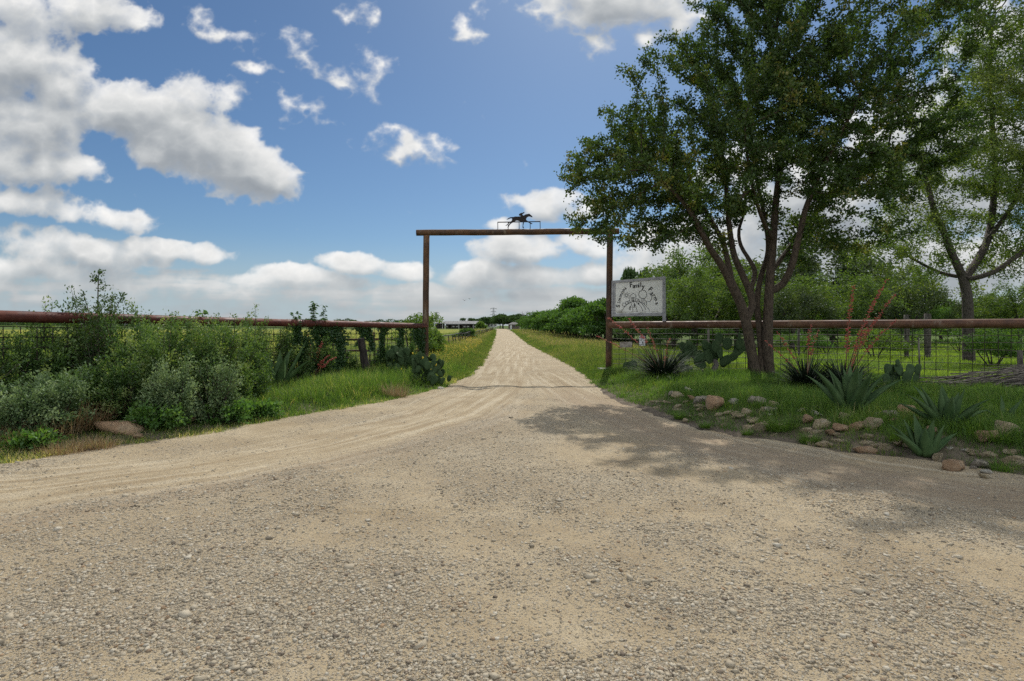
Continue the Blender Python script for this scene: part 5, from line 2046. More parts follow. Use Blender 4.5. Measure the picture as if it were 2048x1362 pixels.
    link('foliage', leaves_mesh('foliage', rs, pos, d, L, LF['dark'], .5 + rs.normal(0, .2, len(pos)), .5), g)
    # vines hanging on the mesh and climbing over the rail
    d_ = LF_B - LF_A

    def tf(px):
        k = (px - 1024) / FPX
        return (k * LF_A.y - LF_A.x) / (d_.x - k * d_.y)
    V = [(842, 655, 742, .17, 'dense dark vine column against the left gate post'), (800, 652, 712, .10, 'vine column second from the left gate post'), (768, 652, 735, .09, 'thin vine column between the gate post and the dark stake'), (740, 650, 700, .09, 'short vine tuft hanging left of the gate post vines'),
         (722, 648, 690, .10, 'vine tuft hanging over the dark wooden stake'), (678, 650, 745, .15, 'thick vine column left of the dark wooden stake'), (640, 648, 735, .17, 'thick vine column behind the red flower spikes'), (600, 648, 720, .16, 'leafy vine column behind the agave'), (650, 660, 700, .12, 'vine tuft between the two thick columns')]
    for (px, t_, b_, w, lab) in V:
        t = tf(px)
        p0 = LF_A + d_ * t
        z1, z0 = CAMZ + (HOR - t_) * p0.y / FPX, max(.05, CAMZ + (HOR - b_) * p0.y / FPX)
        n = int(1500 * w / .12 * (z1 - z0))
        u = rs.rand(n)
        zz = z1 + (z0 - z1) * u
        wv = w * (0.75 + .5 * np.sin(u * 9 + px)) * (1.15 - .5 * u)
        lat = rs.normal(0, 1, n) * wv * 1.05 + .10 * np.sin(u * 5 + px * 1.3)
        dv = np.array(d_.normalized())
        pos = np.stack([lat * dv[0], lat * dv[1] - np.abs(rs.normal(0, .06, n)) + .02, zz], -1)
        g = empty('climbing_vine', (p0.x, p0.y, 0), lab, 'vine', 'vines on the left fence')
        dd = unit(rs.normal(size=(n, 3)) * .7 + np.array([0, -.4, -.5]))
        link('foliage', leaves_mesh('foliage', rs, pos, dd, .085 * rs.uniform(.6, 1.2, n), LF['vine'], .42 + rs.normal(0, .2, n), .62), g)
        mb = MB()
        for s in range(4):
            o = rs.uniform(-w * .5, w * .5)
            mb.tube([(o * dv[0] + rs.uniform(-.03, .03), o * dv[1] + .02, z1 - (z1 + .05) * q / 7) for q in range(8)], .006, 4, cap=False)
        mb.build('stems', M['twig'], g)
    # leafy shoots standing above the rail
    for (px, top, n, lab) in ((592, 620, 2, 'drooping leafy shoot over the red rail, leftmost of three'), (626, 598, 4, 'tall leafy shoots over the red rail, middle of three'), (648, 598, 2, 'tall thin leafy shoot over the red rail, rightmost of three'), (405, 616, 2, 'bright broad-leaved shoot over the red rail in the middle of the left bed')):
        t = tf(px)
        p0 = LF_A + d_ * t
        zt = CAMZ + (HOR - top) * p0.y / FPX
        g = empty('leafy_shoot', (p0.x, p0.y - .02, 1.3), lab, 'shoot', 'leafy shoots above the red rail')
        mb = MB()
        P_, D_ = [], []
        for s in range(n):
            hx = rs.uniform(-.12, .12)
            h = (zt - 1.3) * rs.uniform(.8, 1.0)
            pts = [Vector((hx * q, rs.uniform(-.02, .02), h * q - .06 * max(0, q - .8))) for q in (0, .2, .4, .6, .8, 1.0)]
            mb.tube(pts, [.006, .006, .005, .004, .003, .002], 4, cap=False)
            for q in np.linspace(.25, 1, 26):
                P_.append((hx * q, 0, h * q))
                a = rs.rand() * 6.28
                D_.append((math.cos(a), math.sin(a) * .6, -.5 + rs.rand() * .4))
        mb.build('stem', M['twig'], g)
        link('foliage', leaves_mesh('foliage', rs, np.array(P_), np.array(D_), .10 * rs.uniform(.7, 1.2, len(P_)), LF['vine' if px != 405 else 'weed'], .45 + rs.normal(0, .2, len(P_)), .42), g)
    # leafy weeds at the road's edge
    W = [(318, 868, .42, .34, 'bright green leafy weed by the orange stone at the road edge'), (452, 850, .46, .30, 'bright green leafy weed clump right of the first one'), (520, 838, .34, .26, 'smaller leafy weed clump below the agave'), (60, 905, .30, .16, 'low weed at the left picture edge'), (250, 852, .2, .3, 'thin dark broad-leaved weed behind the orange stone')]
    for (px, py, w, h, lab) in W:
        shrub('leafy_weed', lab, 'weed', GPo(px, py), rs, w, w * .8, h, 70, 42, .052, LF['weed'], .5, .15, 'leafy weeds at the left road edge', wr=.55, low=.1, t0=.3, spread=.03)


def blade_mesh(rs, base, az, el, L, W, droop, mat, name, tint, seg=3, curl=None):
    """strap leaves: tapered strips bending over, arrays in"""
    n = len(base)
    t = np.linspace(0, 1, seg + 1)
    dirh = np.stack([np.cos(az), np.sin(az), 0 * az], -1)
    side = np.stack([-np.sin(az), np.cos(az), 0 * az], -1)
    V = np.zeros((n, seg + 1, 2, 3))
    p = base.copy()
    for k in range(seg + 1):
        w = (W * (1 - t[k]) ** .8)[:, None] * side * .5
        V[:, k, 0] = p - w
        V[:, k, 1] = p + w
        e = el - droop * (t[k] + .5 / seg) * 1.3
        p = p + (dirh * np.cos(e)[:, None] + np.array([0, 0, 1.0]) * np.sin(e)[:, None]) * (L / seg)[:, None]
    V = V.reshape(n, -1, 3)
    m = V.shape[1]
    i = np.arange(n)[:, None] * m
    F = np.concatenate([i + np.array([[2 * k, 2 * k + 1, 2 * k + 3, 2 * k + 2]]) for k in range(seg)], 0)
    tt = np.tile(tint, seg)
    return np_mesh(name, V.reshape(-1, 3), F, mat, attrs={'tint': np.clip(tt, 0, 1)})


def yucca(name, label, loc, rs, n, L, stalks, group=None, mat=None, W=.03):
    """fountain of narrow stiff leaves; stalks: list of (dx, dz, bend, flowered from)"""
    g = empty(name, loc, label, 'yucca', group)
    az = rs.rand(n) * 6.283
    el = np.radians(rs.uniform(4, 62, n))
    b = np.stack([np.cos(az) * .06, np.sin(az) * .06, 0 * az], -1) * rs.rand(n, 1)
    link('leaves', blade_mesh(rs, b, az, el, L * rs.uniform(.65, 1.1, n), W * np.ones(n), np.radians(rs.uniform(0, 40, n)), mat or M['yucca'], 'leaves', rs.rand(n), 4), g)
    for (dx, dy, dz, f0, nb) in stalks:
        mb = MB()
        q = np.linspace(0, 1, 9)
        pts = [Vector((dx * s ** 1.3 + .012 * math.sin(s * 6), dy * s, dz * s ** .9)) for s in q]
        mb.tube(pts, [.011 - .008 * s for s in q], 5)
        st = mb.build('flower_stalk', M['stalk'], g)
        fb = MB()
        for k in range(nb):
            s = f0 + (1 - f0) * rs.rand()
            j = min(int(s * 8), 7)
            p = pts[j].lerp(pts[j + 1], s * 8 - j)
            a = rs.rand() * 6.28
            dv = Vector((math.cos(a), math.sin(a), rs.uniform(-.2, .8))).normalized()
            l = rs.uniform(.03, .065) * (1.25 - .6 * s)
            fb.tube([p + dv * .008, p + dv * l * .7, p + dv * l], [.003, .0085, .006], 5, smooth=False)
        fb.build('blossom', M['redflower'], st)
    return g


def agave(label, loc, rs, n, L, W, group=None, el=(20, 85), leaves=None):
    g = empty('agave', loc, label, 'agave', group)
    seg = 9
    spec = leaves or [(k * 2.399 + rs.uniform(-.2, .2), el[0] + (el[1] - el[0]) * ((k + .5) / n) ** .9, rs.uniform(.85, 1.1) * (1 - .25 * (k / n) ** 2)) for k in range(n)]
    for (a, e0, lf) in spec:
        mb = MB()
        l, w = L * lf, W * rs.uniform(.9, 1.1)
        dh = Vector((math.cos(a), math.sin(a), 0))
        sd = Vector((-math.sin(a), math.cos(a), 0))
        p = dh * .05 + Vector((0, 0, .03))
        e = math.radians(e0)
        bend = math.radians(rs.uniform(-8, 22))
        rows = []
        for k in range(seg + 1):
            t = k / seg
            ee = e - bend * t * t + math.radians(8) * math.sin(t * 3)
            dv = dh * math.cos(ee) + Vector((0, 0, math.sin(ee)))
            nv = -dh * math.sin(ee) + Vector((0, 0, math.cos(ee)))
            ww = w * (0.62 + 1.0 * t * (1 - t) * 1.9) * (1 - t ** 2.6) * .5 + .001
            th = (.030 * (1 - t) + .003)
            cup = ww * .5
            rows.append([p + sd * ww + nv * cup, p + sd * ww * .5 + nv * cup * .28, p, p - sd * ww * .5 + nv * cup * .28, p - sd * ww + nv * cup,
                         p - sd * ww * .5 + nv * (cup * .25 - th * .8), p - nv * th, p + sd * ww * .5 + nv * (cup * .25 - th * .8)])
            p = p + dv * (l / seg)
        vs = [v for r in rows for v in r]
        fs = [(k * 8 + j, k * 8 + (j + 1) % 8, (k + 1) * 8 + (j + 1) % 8, (k + 1) * 8 + j) for k in range(seg) for j in range(8)]
        fs.append(tuple(range(7, -1, -1)))
        mb.add(vs, fs, 0, True)
        mb.build('leaf', M['agave'], g)
    return g


def pad_mesh(mb, c, axis_, face, h, w, th, rs):
    """one cactus joint: a flattened egg standing on its lower end"""
    az = axis_.normalized()
    fn = (face - az * face.dot(az)).normalized()
    sd = az.cross(fn)
    nu, nv = 12, 8
    vs = []
    for i in range(nv + 1):
        v = i / nv
        phi = math.pi * v
        r = math.sin(phi) ** .8 if 0 < v < 1 else 0.0
        zz = (1 - math.cos(phi)) / 2
        wd = w * .5 * r * (0.72 + .38 * zz)
        for k in range(nu):
            a = 2 * math.pi * k / nu
            vs.append(c + az * (h * zz) + sd * (math.cos(a) * wd) + fn * (math.sin(a) * th * .5 * r))
    fs = [(i * nu + k, i * nu + (k + 1) % nu, (i + 1) * nu + (k + 1) % nu, (i + 1) * nu + k) for i in range(nv) for k in range(nu)]
    mb.add(vs, fs, 0, True)


def cactus(label, loc, rs, joints, group=None, size=.24, fruits=0, trunk=None):
    """prickly pear; joints: list of (x, y, z, tilt, facing, scale) of each pad's foot"""
    g = empty('prickly_pear', loc, label, 'cactus', group)
    tips = []
    for (x, y, z, tl, fc, s) in joints:
        mb = MB()
        ax = Vector((math.sin(tl), rs.uniform(-.2, .2), math.cos(tl)))
        h = size * s * rs.uniform(1.0, 1.2)
        pad_mesh(mb, Vector((x, y, z)), ax, Vector((math.sin(fc), -math.cos(fc), 0)), h, h * rs.uniform(.72, .86), .035, rs)
        mb.build('pad', M['pad'], g)
        tips.append(Vector((x, y, z)) + ax.normalized() * h)
    if trunk:
        mb = MB()
        mb.tube([Vector(p) for p in trunk[0]], trunk[1], 9)
        mb.build('trunk', M['post_wood'], g)
    for k in range(fruits):
        mb = MB()
        p = tips[rs.randint(len(tips))]
        mb.tube([p, p + Vector((0, 0, .02)), p + Vector((rs.uniform(-.01, .01), 0, .05)), p + Vector((0, 0, .062))], [.008, .018, .024, .004], 7)
        mb.build('flower', M['yellowflower'], g)
    return g


def pile_joints(rs, n, rx, ry, h):
    out = []
    for _ in range(n):
        z = h * rs.rand() ** 1.1
        k = (1 - .55 * z / h)
        a = rs.rand() * 6.28
        r = rs.rand() ** .5
        out.append((math.cos(a) * r * rx * k, math.sin(a) * r * ry * k, max(0, z - .02), rs.normal(0, .45), rs.normal(0, .7), rs.uniform(.7, 1.1)))
    return out


def trace_joints(lst, ox, oy, Y, z0):
    """pads seen in the photo: px, foot row, tilt, facing, height in px -> joints about the plant's foot"""
    out = []
    for (px, py, tl, fc, hp, dy) in lst:
        p = P(px, py, Y + dy)
        out.append((p.x - ox, dy, p.z - z0, tl, fc, hp))
    return out


def build_succulents():
    rs = np.random.RandomState(55)
    # left bed
    p = GPo(556, 795)
    A = lambda deg, e, l=1.0: (math.radians(deg), e, l)
    agave('single agave with wide green blades among the left shrubs', p, rs, 9, .98, .21, 'agaves',
          leaves=[A(185, 52, .80), A(160, 66, .75), A(100, 74, .8), A(20, 56, 1.15), A(-10, 40, .95), A(250, 62, .6), A(310, 58, .75), A(60, 70, .9), A(210, 70, .7)])
    yucca('red_yucca', 'red-flowering yucca with four leaning coral spikes left of the dark stake', GPo(622, 776), rs, 110, .55,
          [(-.06, .0, 1.22, .45, 60), (.28, .0, .92, .4, 55), (.45, -.1, .62, .45, 60), (-.18, 0, .7, .4, 30), (.62, -.1, .58, .5, 60)], 'red yuccas')
    # the dark stake
    x, y = (722 - 1024) * 14.6 / FPX, 14.6
    mb = MB()
    r = random.Random(4)
    n = 9
    mb.tube([Vector((.075 - .15 * (1 - i / n) + (.02 if i > 6 else 0) - .05, r.uniform(-.008, .008), -.1 + 1.1 * i / n)) for i in range(n + 1)][::-1], [.085, .092, .09, .095, .10, .10, .105, .11, .115, .12], 11, smooth=False, wob=.06, rnd=r)
    o = link('wooden_stake', mb.mesh('wooden_stake', M['dark_wood']), None, (x + .04, y, float(H(x, y))))
    for v in o.data.vertices:
        v.co.x = -v.co.x
    tag(o, 'leaning dark charred stake standing in front of the left mesh fence', 'stake')
    cactus('broad prickly pear heap with yellow flowers at the foot of the left gate post', GPo(855, 772), rs, pile_joints(rs, 64, .55, .4, .62), 'prickly pears', .20, 3)
    cactus('dark prickly pear behind the grass left of the gate post heap', GPo(800, 762), rs, pile_joints(rs, 50, .6, .35, .66), 'prickly pears', .20, 3)
    # right bed
    cactus('small low prickly pear at the footing of the right gate post', GPo(1258, 752), rs, pile_joints(rs, 9, .34, .2, .16), 'prickly pears', .24)
    cactus('medium prickly pear between the spiky yucca and the tall one', GPo(1385, 764), rs, pile_joints(rs, 26, .5, .35, .62), 'prickly pears', .26)
    Y0 = 14.7
    x = (1425 - 1024) * Y0 / FPX
    z0 = float(H(x, Y0))
    tj = [(1412, 735, -.9, .2, 26, 0), (1420, 728, -.1, .3, 30, 0), (1440, 730, .9, .2, 27, 0), (1428, 724, .15, -.3, 28, .1), (1455, 722, .9, .3, 26, 0), (1466, 712, .8, .1, 24, 0), (1442, 718, -.15, .5, 25, -.05), (1436, 712, -.35, .1, 25, 0),
          (1470, 708, .15, .6, 24, .05), (1420, 712, -.25, -.6, 26, .1), (1452, 700, .2, -.2, 24, 0), (1438, 690, .05, .2, 24, 0), (1415, 700, -.4, .2, 22, 0), (1460, 698, -.1, .7, 22, .1), (1476, 700, .25, .1, 24, -.05), (1484, 702, .6, .2, 20, 0), (1402, 722, -.8, .4, 24, .1), (1446, 735, .1, .1, 24, .1), (1478, 690, .1, .9, 26, 0), (1430, 706, .1, .3, 24, -.1)]
    js = [(P(a, b, Y0 + dy).x - x, dy, P(a, b, Y0 + dy).z - z0, tl, fc, hp / 21.0) for a, b, tl, fc, hp, dy in tj]
    cactus('tall tree-like prickly pear on a woody foot left of the forked trunk', (x, Y0, z0), rs, js, 'prickly pears', .25, 0, ([(.0, 0, -.05), (.03, 0, .12), (.1, 0, .26), (.06, 0, .40)], [.10, .075, .07, .05]))
    cactus('heart-padded prickly pear behind the largest agave', GPo(1806, 800), rs, [(-.3, 0, .05, -.2, .3, 1.0), (-.12, .1, .0, .1, -.4, 1.2), (.05, 0, .05, .1, .1, 1.2), (.12, 0, .24, .3, .1, .9), (-.02, 0, .25, -.3, .2, .9), (.28, .1, .05, .3, .4, 1.0), (.34, .1, .25, .1, .2, .8), (-.32, 0, .28, .2, .1, .8), (-.15, .1, .26, -.1, .3, .8), (-.1, 0, .44, 0, .1, .5)], 'prickly pears', .25)
    yucca('red_yucca', 'dark spiky yucca fountain near the right gate post with stalks leaning left', GPo(1325, 776), rs, 700, 1.12,
          [(-1.35, -.3, 1.45, .55, 80), (-.75, .2, 1.42, .55, 70), (-.35, 0, 1.2, .5, 40), (.2, .1, .95, .4, 30), (-1.5, .3, 1.0, .6, 40)], 'red yuccas')
    yucca('red_yucca', 'dark yucca clump right of the forked trunk with thin stalks', GPo(1612, 800), rs, 520, 1.0,
          [(-.55, 0, 1.1, .5, 35), (.15, .1, 1.25, .5, 40), (.35, .2, 1.15, .5, 30), (-.9, -.2, .95, .5, 30)], 'red yuccas')
    yucca('red_yucca', 'flowering yucca with the tallest coral spikes crossing the right rail', GPo(1688, 806), rs, 500, 1.0,
          [(.25, .1, 2.0, .32, 130), (.95, .2, 2.12, .34, 150), (1.05, .1, 1.85, .4, 110), (.45, 0, 1.2, .3, 70), (1.0, 0, 1.35, .5, 60)], 'red yuccas')
    agave('largest agave with long upright green blades on the stone edging', GPo(1700, 862), rs, 15, .74, .175, 'agaves', (34, 86))
    agave('middle sized agave right of the largest one, behind the front one', GPo(1893, 893), rs, 13, .56, .135, 'agaves', (16, 78))
    agave('front agave with short wide blades at the road edge', GPo(1850, 917), rs, 9, .44, .125, 'agaves',
          leaves=[A(92, 70, 1.0), A(268, 74, .95), A(160, 48, 1.0), A(190, 36, 1.0), A(8, 30, .95), A(40, 52, .85), A(310, 64, .85), A(235, 66, .8), A(130, 62, .9)])
    agave('small pale agave offset at the right picture edge', GPo(2010, 880), rs, 4, .34, .05, 'agaves', leaves=[A(10, 50), A(60, 60), A(170, 35, .7), A(30, 30)])
    # thin iron stake before the mesh, and a short post at the right edge
    mb = MB()
    x, y = (1838 - 1024) * 11.6 / FPX, 11.6
    mb.tube([(0, 0, -.1), (.01, 0, .5), (-.01, 0, 1.0)], [.02, .018, .012], 6)
    tag(link('thin_stake', mb.mesh('thin_stake', M['post_wood']), None, (x, y, float(H(x, y)))), 'thin grey stake standing before the mesh, left of the brush pile', 'stake')
    mb = MB()
    x, y = (2040 - 1024) * 12.0 / FPX, 12.0
    mb.tube([(0, 0, -.1), (.01, 0, .3), (0, 0, .72)], [.06, .055, .05], 9, smooth=False)
    tag(link('short_post', mb.mesh('short_post', M['post_wood']), None, (x, y, float(H(x, y)))), 'short dark wooden post at the right edge by the brush pile', 'post')
    # heap of dead branches
    x, y = (1985 - 1024) * 11.3 / FPX, 11.3
    g = empty('brush_pile', (x, y, float(H(x, y))), 'long heap of dead cut branches under the right mesh fence', 'brush pile')
    mb = MB()
    for k in range(150):
        a = rs.normal(0, .16)
        l = rs.uniform(.5, 1.9)
        c = Vector((rs.normal(.15, .65), rs.normal(0, .2), 0))
        hmax = .16 + .30 * max(0, min(1, (c.x + .9) / 1.6))
        c.z = rs.rand() * hmax
        dv = Vector((math.cos(a), rs.normal(0, .2), math.sin(a) * .6 + .12)).normalized()
        mid = c + Vector((0, 0, rs.uniform(-.05, .05)))
        pts = [c - dv * l / 2, mid, c + dv * l / 2]
        for q in pts:
            q.z = max(q.z, .01)
        r0 = rs.uniform(.004, .016)
        mb.tube(pts, [r0, r0 * .8, r0 * .4], 5)
    pl = mb.build('branches', M['post_wood'], g)
    pl['kind'] = 'stuff'


# ------------------------------------------------------------------ stones
def rock_mesh(rs, fl, mat):
    import bmesh
    bm = bmesh.new()
    bmesh.ops.create_icosphere(bm, subdivisions=3, radius=1.0)
    planes = [(unit(rs.normal(size=3)), rs.uniform(.45, .8)) for _ in range(11)] + [(np.array([rs.normal(0, .1), rs.normal(0, .1), 1.0]), .62)]
    for v in bm.verts:
        p = np.array(v.co)
        for nn, dd in planes:
            k = p @ nn
            if k > dd:
                p = p - nn * (k - dd) * .97
        p = p * (1 + .05 * math.sin(p[0] * 7 + p[1] * 5) + .035 * math.sin(p[2] * 11 + p[0] * 9) + rs.normal(0, .012))
        v.co = p * np.array([1, .72, fl])
    me = bpy.data.meshes.new('stone')
    bm.to_mesh(me)
    bm.free()
    me.polygons.foreach_set('use_smooth', [True] * len(me.polygons))
    me.materials.append(mat)
    return me


def stone_mat(name, a, b, c):
    m, N, out = new_mat(name)
    co = objco(N)
    n = N.noise(co, 1.6, 6.0, .65)
    col = N.ramp(n, [(.3, a), (.52, b), (.7, c)])
    col = N.mix(N.maprange(N.noise(co, 5.0, 5.0, .7), .55, .7, 0, .6), col, (0.10, .085, .06))
    col = N.mix(N.maprange(N.noise(co, 2.4, 4.0, .7, dist=.3), .58, .68, 0, .5), col, (.17, .17, .11))
    h = N.math('ADD', N.noise(co, 4.0, 6.0, .7), N.math('MULTIPLY', N.noise(co, 18.0, 4.0), .4))
    principled(N, out, col, .9, N.bump(h, .8, .12), 0, .2)
    return m


def build_stones():
    rs = np.random.RandomState(91)
    mats = {'orange': stone_mat('orange_sandstone', (0.319, 0.195, 0.112), (0.437, 0.295, 0.183), (0.519, 0.401, 0.271)),
            'tan': stone_mat('tan_limestone', (0.307, 0.236, 0.142), (0.448, 0.366, 0.236), (0.543, 0.472, 0.354)),
            'grey': stone_mat('grey_limestone', (0.242, 0.212, 0.166), (0.408, 0.354, 0.281), (0.561, 0.496, 0.394)),
            'white': stone_mat('white_limestone', (0.438, 0.401, 0.326), (0.559, 0.519, 0.434), (0.656, 0.614, 0.521))}
    shapes = {k: [rock_mesh(rs, f, m) for f in (.40, .55, .72)] for k, m in mats.items()}
    # photo px of each stone's foot, width in px, colour, flatness, label
    ST = [
        (1343, 808, 16, 'grey', 2, 'small grey stone nearest the gate at the start of the right edging'), (1357, 812, 26, 'tan', 1, 'rounded tan stone second from the gate in the right edging'), (1380, 808, 26, 'white', 0, 'pale pointed slab lying tilted near the start of the right edging'),
        (1390, 822, 26, 'orange', 0, 'thin orange slab just right of the pale tilted slab'), (1405, 828, 30, 'grey', 2, 'grey rounded stone left of the wide orange boulder'), (1438, 838, 44, 'orange', 2, 'wide orange boulder in the near half of the right edging'), (1470, 838, 22, 'white', 2, 'pale upright stone right of the wide orange boulder'), (1474, 850, 20, 'tan', 1, 'tan stone under the pale upright one'),
        (1372, 843, 14, 'tan', 1, 'little tan stone in the weeds below the first stones'), (1449, 856, 13, 'tan', 2, 'little yellowish stone in the grass below the wide orange boulder'),
        (1516, 842, 32, 'grey', 2, 'big pale grey boulder left of the stacked tan stones'), (1494, 850, 22, 'tan', 1, 'tan block left of the big pale grey boulder'), (1497, 864, 24, 'tan', 1, 'lower tan block under the one left of the grey boulder'), (1525, 868, 28, 'tan', 2, 'lichen covered yellow stone at the road edge before the big grass tuft'), (1530, 852, 18, 'tan', 1, 'tan stone right of the big pale grey boulder'),
        (1550, 846, 28, 'tan', 1, 'upper tan stone of the stacked pair before the dark yuccas'), (1548, 854, 26, 'grey', 0, 'lower flat stone of the stacked pair before the dark yuccas'), (1541, 858, 14, 'white', 0, 'small white flat stone below the stacked pair'),
        (1608, 860, 19, 'white', 2, 'white rounded stone left of the leaning orange one'), (1622, 874, 24, 'orange', 2, 'orange stone leaning beside the white rounded one'), (1638, 866, 28, 'white', 0, 'white flat slab right of the leaning orange stone'), (1634, 850, 16, 'tan', 1, 'small tan stone at the left foot of the largest agave'), (1646, 880, 34, 'tan', 1, 'mossy tan block below the white flat slab'),
        (1655, 897, 38, 'tan', 0, 'flat yellowish stone at the road edge below the largest agave'), (1668, 888, 30, 'orange', 0, 'thin reddish slab leaning over the flat yellowish stone'), (1690, 888, 32, 'orange', 1, 'reddish brown stone under the largest agave, road side'), (1695, 876, 30, 'tan', 1, 'tan boulder directly under the largest agave'),
        (1708, 866, 22, 'tan', 1, 'tan stone at the right foot of the largest agave'), (1722, 890, 30, 'orange', 1, 'orange brick-like stone right of the largest agave'), (1738, 909, 40, 'orange', 0, 'long reddish slab at the road edge between the two nearest agaves'), (1774, 908, 28, 'tan', 1, 'tan stone at the right end of the long reddish slab'), (1752, 892, 34, 'tan', 2, 'rough brown boulder above the long reddish slab'),
        (1762, 870, 28, 'white', 1, 'white jagged stone in the upper row right of the largest agave'), (1790, 876, 40, 'grey', 1, 'wide grey boulder in the upper row left of the front agave'), (1795, 884, 34, 'orange', 0, 'reddish slab under the wide grey boulder'), (1824, 866, 44, 'orange', 1, 'long orange block behind the front agave'), (1838, 880, 24, 'orange', 1, 'orange stone behind the blades of the front agave'), (1870, 905, 24, 'orange', 1, 'orange stone between the front agave and the middle sized one'),
        (1880, 924, 26, 'tan', 2, 'round tan stone at the right foot of the front agave'), (1901, 917, 20, 'white', 0, 'white flat pebble-like stone right of the front agave'), (1897, 930, 18, 'grey', 1, 'small grey stone in the gravel right of the front agave'), (1918, 929, 14, 'tan', 2, 'small tan stone above the big orange road-edge slab'), (1920, 944, 46, 'orange', 1, 'big smooth orange stone lying at the road edge right of the front agave'), (1949, 940, 12, 'grey', 2, 'small grey stone at the right tip of the big smooth orange stone'), (1932, 920, 14, 'white', 1, 'small white stone in the grass behind the big smooth orange stone'),
        (1966, 938, 28, 'grey', 2, 'grey boulder standing right of the big smooth orange stone'), (1978, 950, 22, 'white', 1, 'white oval stone before the grey boulder at the right'), (1974, 958, 22, 'tan', 0, 'flat tan stone nearest the road at the right end'), (1990, 920, 44, 'orange', 1, 'orange long stone lying left of the yellow sandstone block'), (2030, 918, 62, 'tan', 1, 'long yellow sandstone block slanting at the right picture edge'), (2035, 905, 40, 'grey', 0, 'grey slab above the long yellow sandstone block'), (2040, 944, 44, 'tan', 2, 'ochre boulder at the right picture edge, road side'),
        (1400, 764, 22, 'grey', 1, 'pale stone at the foot of the tall prickly pear'),
        # left bed
        (222, 882, 74, 'orange', 0, 'long flat orange stone at the left road edge'), (262, 872, 22, 'grey', 2, 'bluish grey round stone at the end of the long orange one'), (272, 882, 24, 'orange', 2, 'brown round stone behind the leafy weed, right of the grey one'), (372, 858, 30, 'orange', 1, 'reddish stone between the two leafy weed clumps'), (235, 852, 40, 'orange', 1, 'dark reddish stone under the shrubs behind the long orange one'), (486, 826, 24, 'tan', 1, 'tan stone in the grass right of the second weed clump'), (880, 779, 14, 'white', 0, 'small white stone at the road edge by the left prickly pear'),
    ]
    for (px, py, w, c, sh, lab) in ST:
        p = GP(px, py)
        s = w * p.y / FPX * .5
        me = shapes[c][sh]
        o = link('edging_stone', me, None, (p.x, p.y + s * .6, p.z + s * (.42, .58, .75)[sh] * .75), (rs.normal(0, .12), rs.normal(0, .12) + (.35 if 'slant' in lab or 'tilted' in lab or 'leaning' in lab else 0), rs.normal(0, .35)), (s * 1.22, s * 1.2, s * rs.uniform(1.25, 1.6)))
        tag(o, lab, 'stone', 'stones edging the beds')


    # the pale flat pieces filled in between them along the drive
    fill = [rock_mesh(rs, f, mats['tan']) for f in (.30, .36, .42)]
    for k in range(52):
        y = 5.55 + 5.0 * (max(0.0, k + rs.uniform(-.35, .35)) / 52) ** 1.15
        x = float(xr(y)) + rs.uniform(.10, .52) * (1 if y < 8 else 1.2)
        s = rs.uniform(.055, .105)
        o = link('filler_stone', fill[k % 3], None, (x, y, float(H(x, y)) + s * .16), (rs.normal(0, .12), rs.normal(0, .12), rs.uniform(-.7, .7)), (s * 1.25, s, s * 1.1))
        tag(o, 'small flat pale tan stone filling the gaps in the right bed edging', 'stone', 'small flat stones filling the right edging')


# ------------------------------------------------------------------ grass
def grass_field(name, label, rs, x, y, h, W, tint, mat, droop=(10, 70), seg=2, el=(55, 88)):
    n = len(x)
    z = H(x, y) - .01
    az = rs.rand(n) * 6.283
    e = np.radians(rs.uniform(el[0], el[1], n))
    me = blade_mesh(rs, np.stack([x, y, z], -1), az, e, h, W, np.radians(rs.uniform(droop[0], droop[1], n)), mat, 'grass', tint, seg)
    return tag(link(name, me), label, 'grass', kind='stuff')


def tufted(rs, n, sampler, clump, share):
    """points of which a share gathers in tufts"""
    m = int(n * share)
    x0, y0 = sampler(max(1, m // clump))
    i = rs.randint(0, len(x0), m)
    s = 0.035 + 0.004 * y0[i]
    xa, ya = x0[i] + rs.normal(0, 1, m) * s, y0[i] + rs.normal(0, 1, m) * s
    xb, yb = sampler(n - m)
    return np.concatenate([xa, xb]), np.concatenate([ya, yb])


def ysample(rs, n, y0, y1, p):
    u = rs.rand(n)
    return (y0 ** (1 - p) + u * (y1 ** (1 - p) - y0 ** (1 - p))) ** (1 / (1 - p))


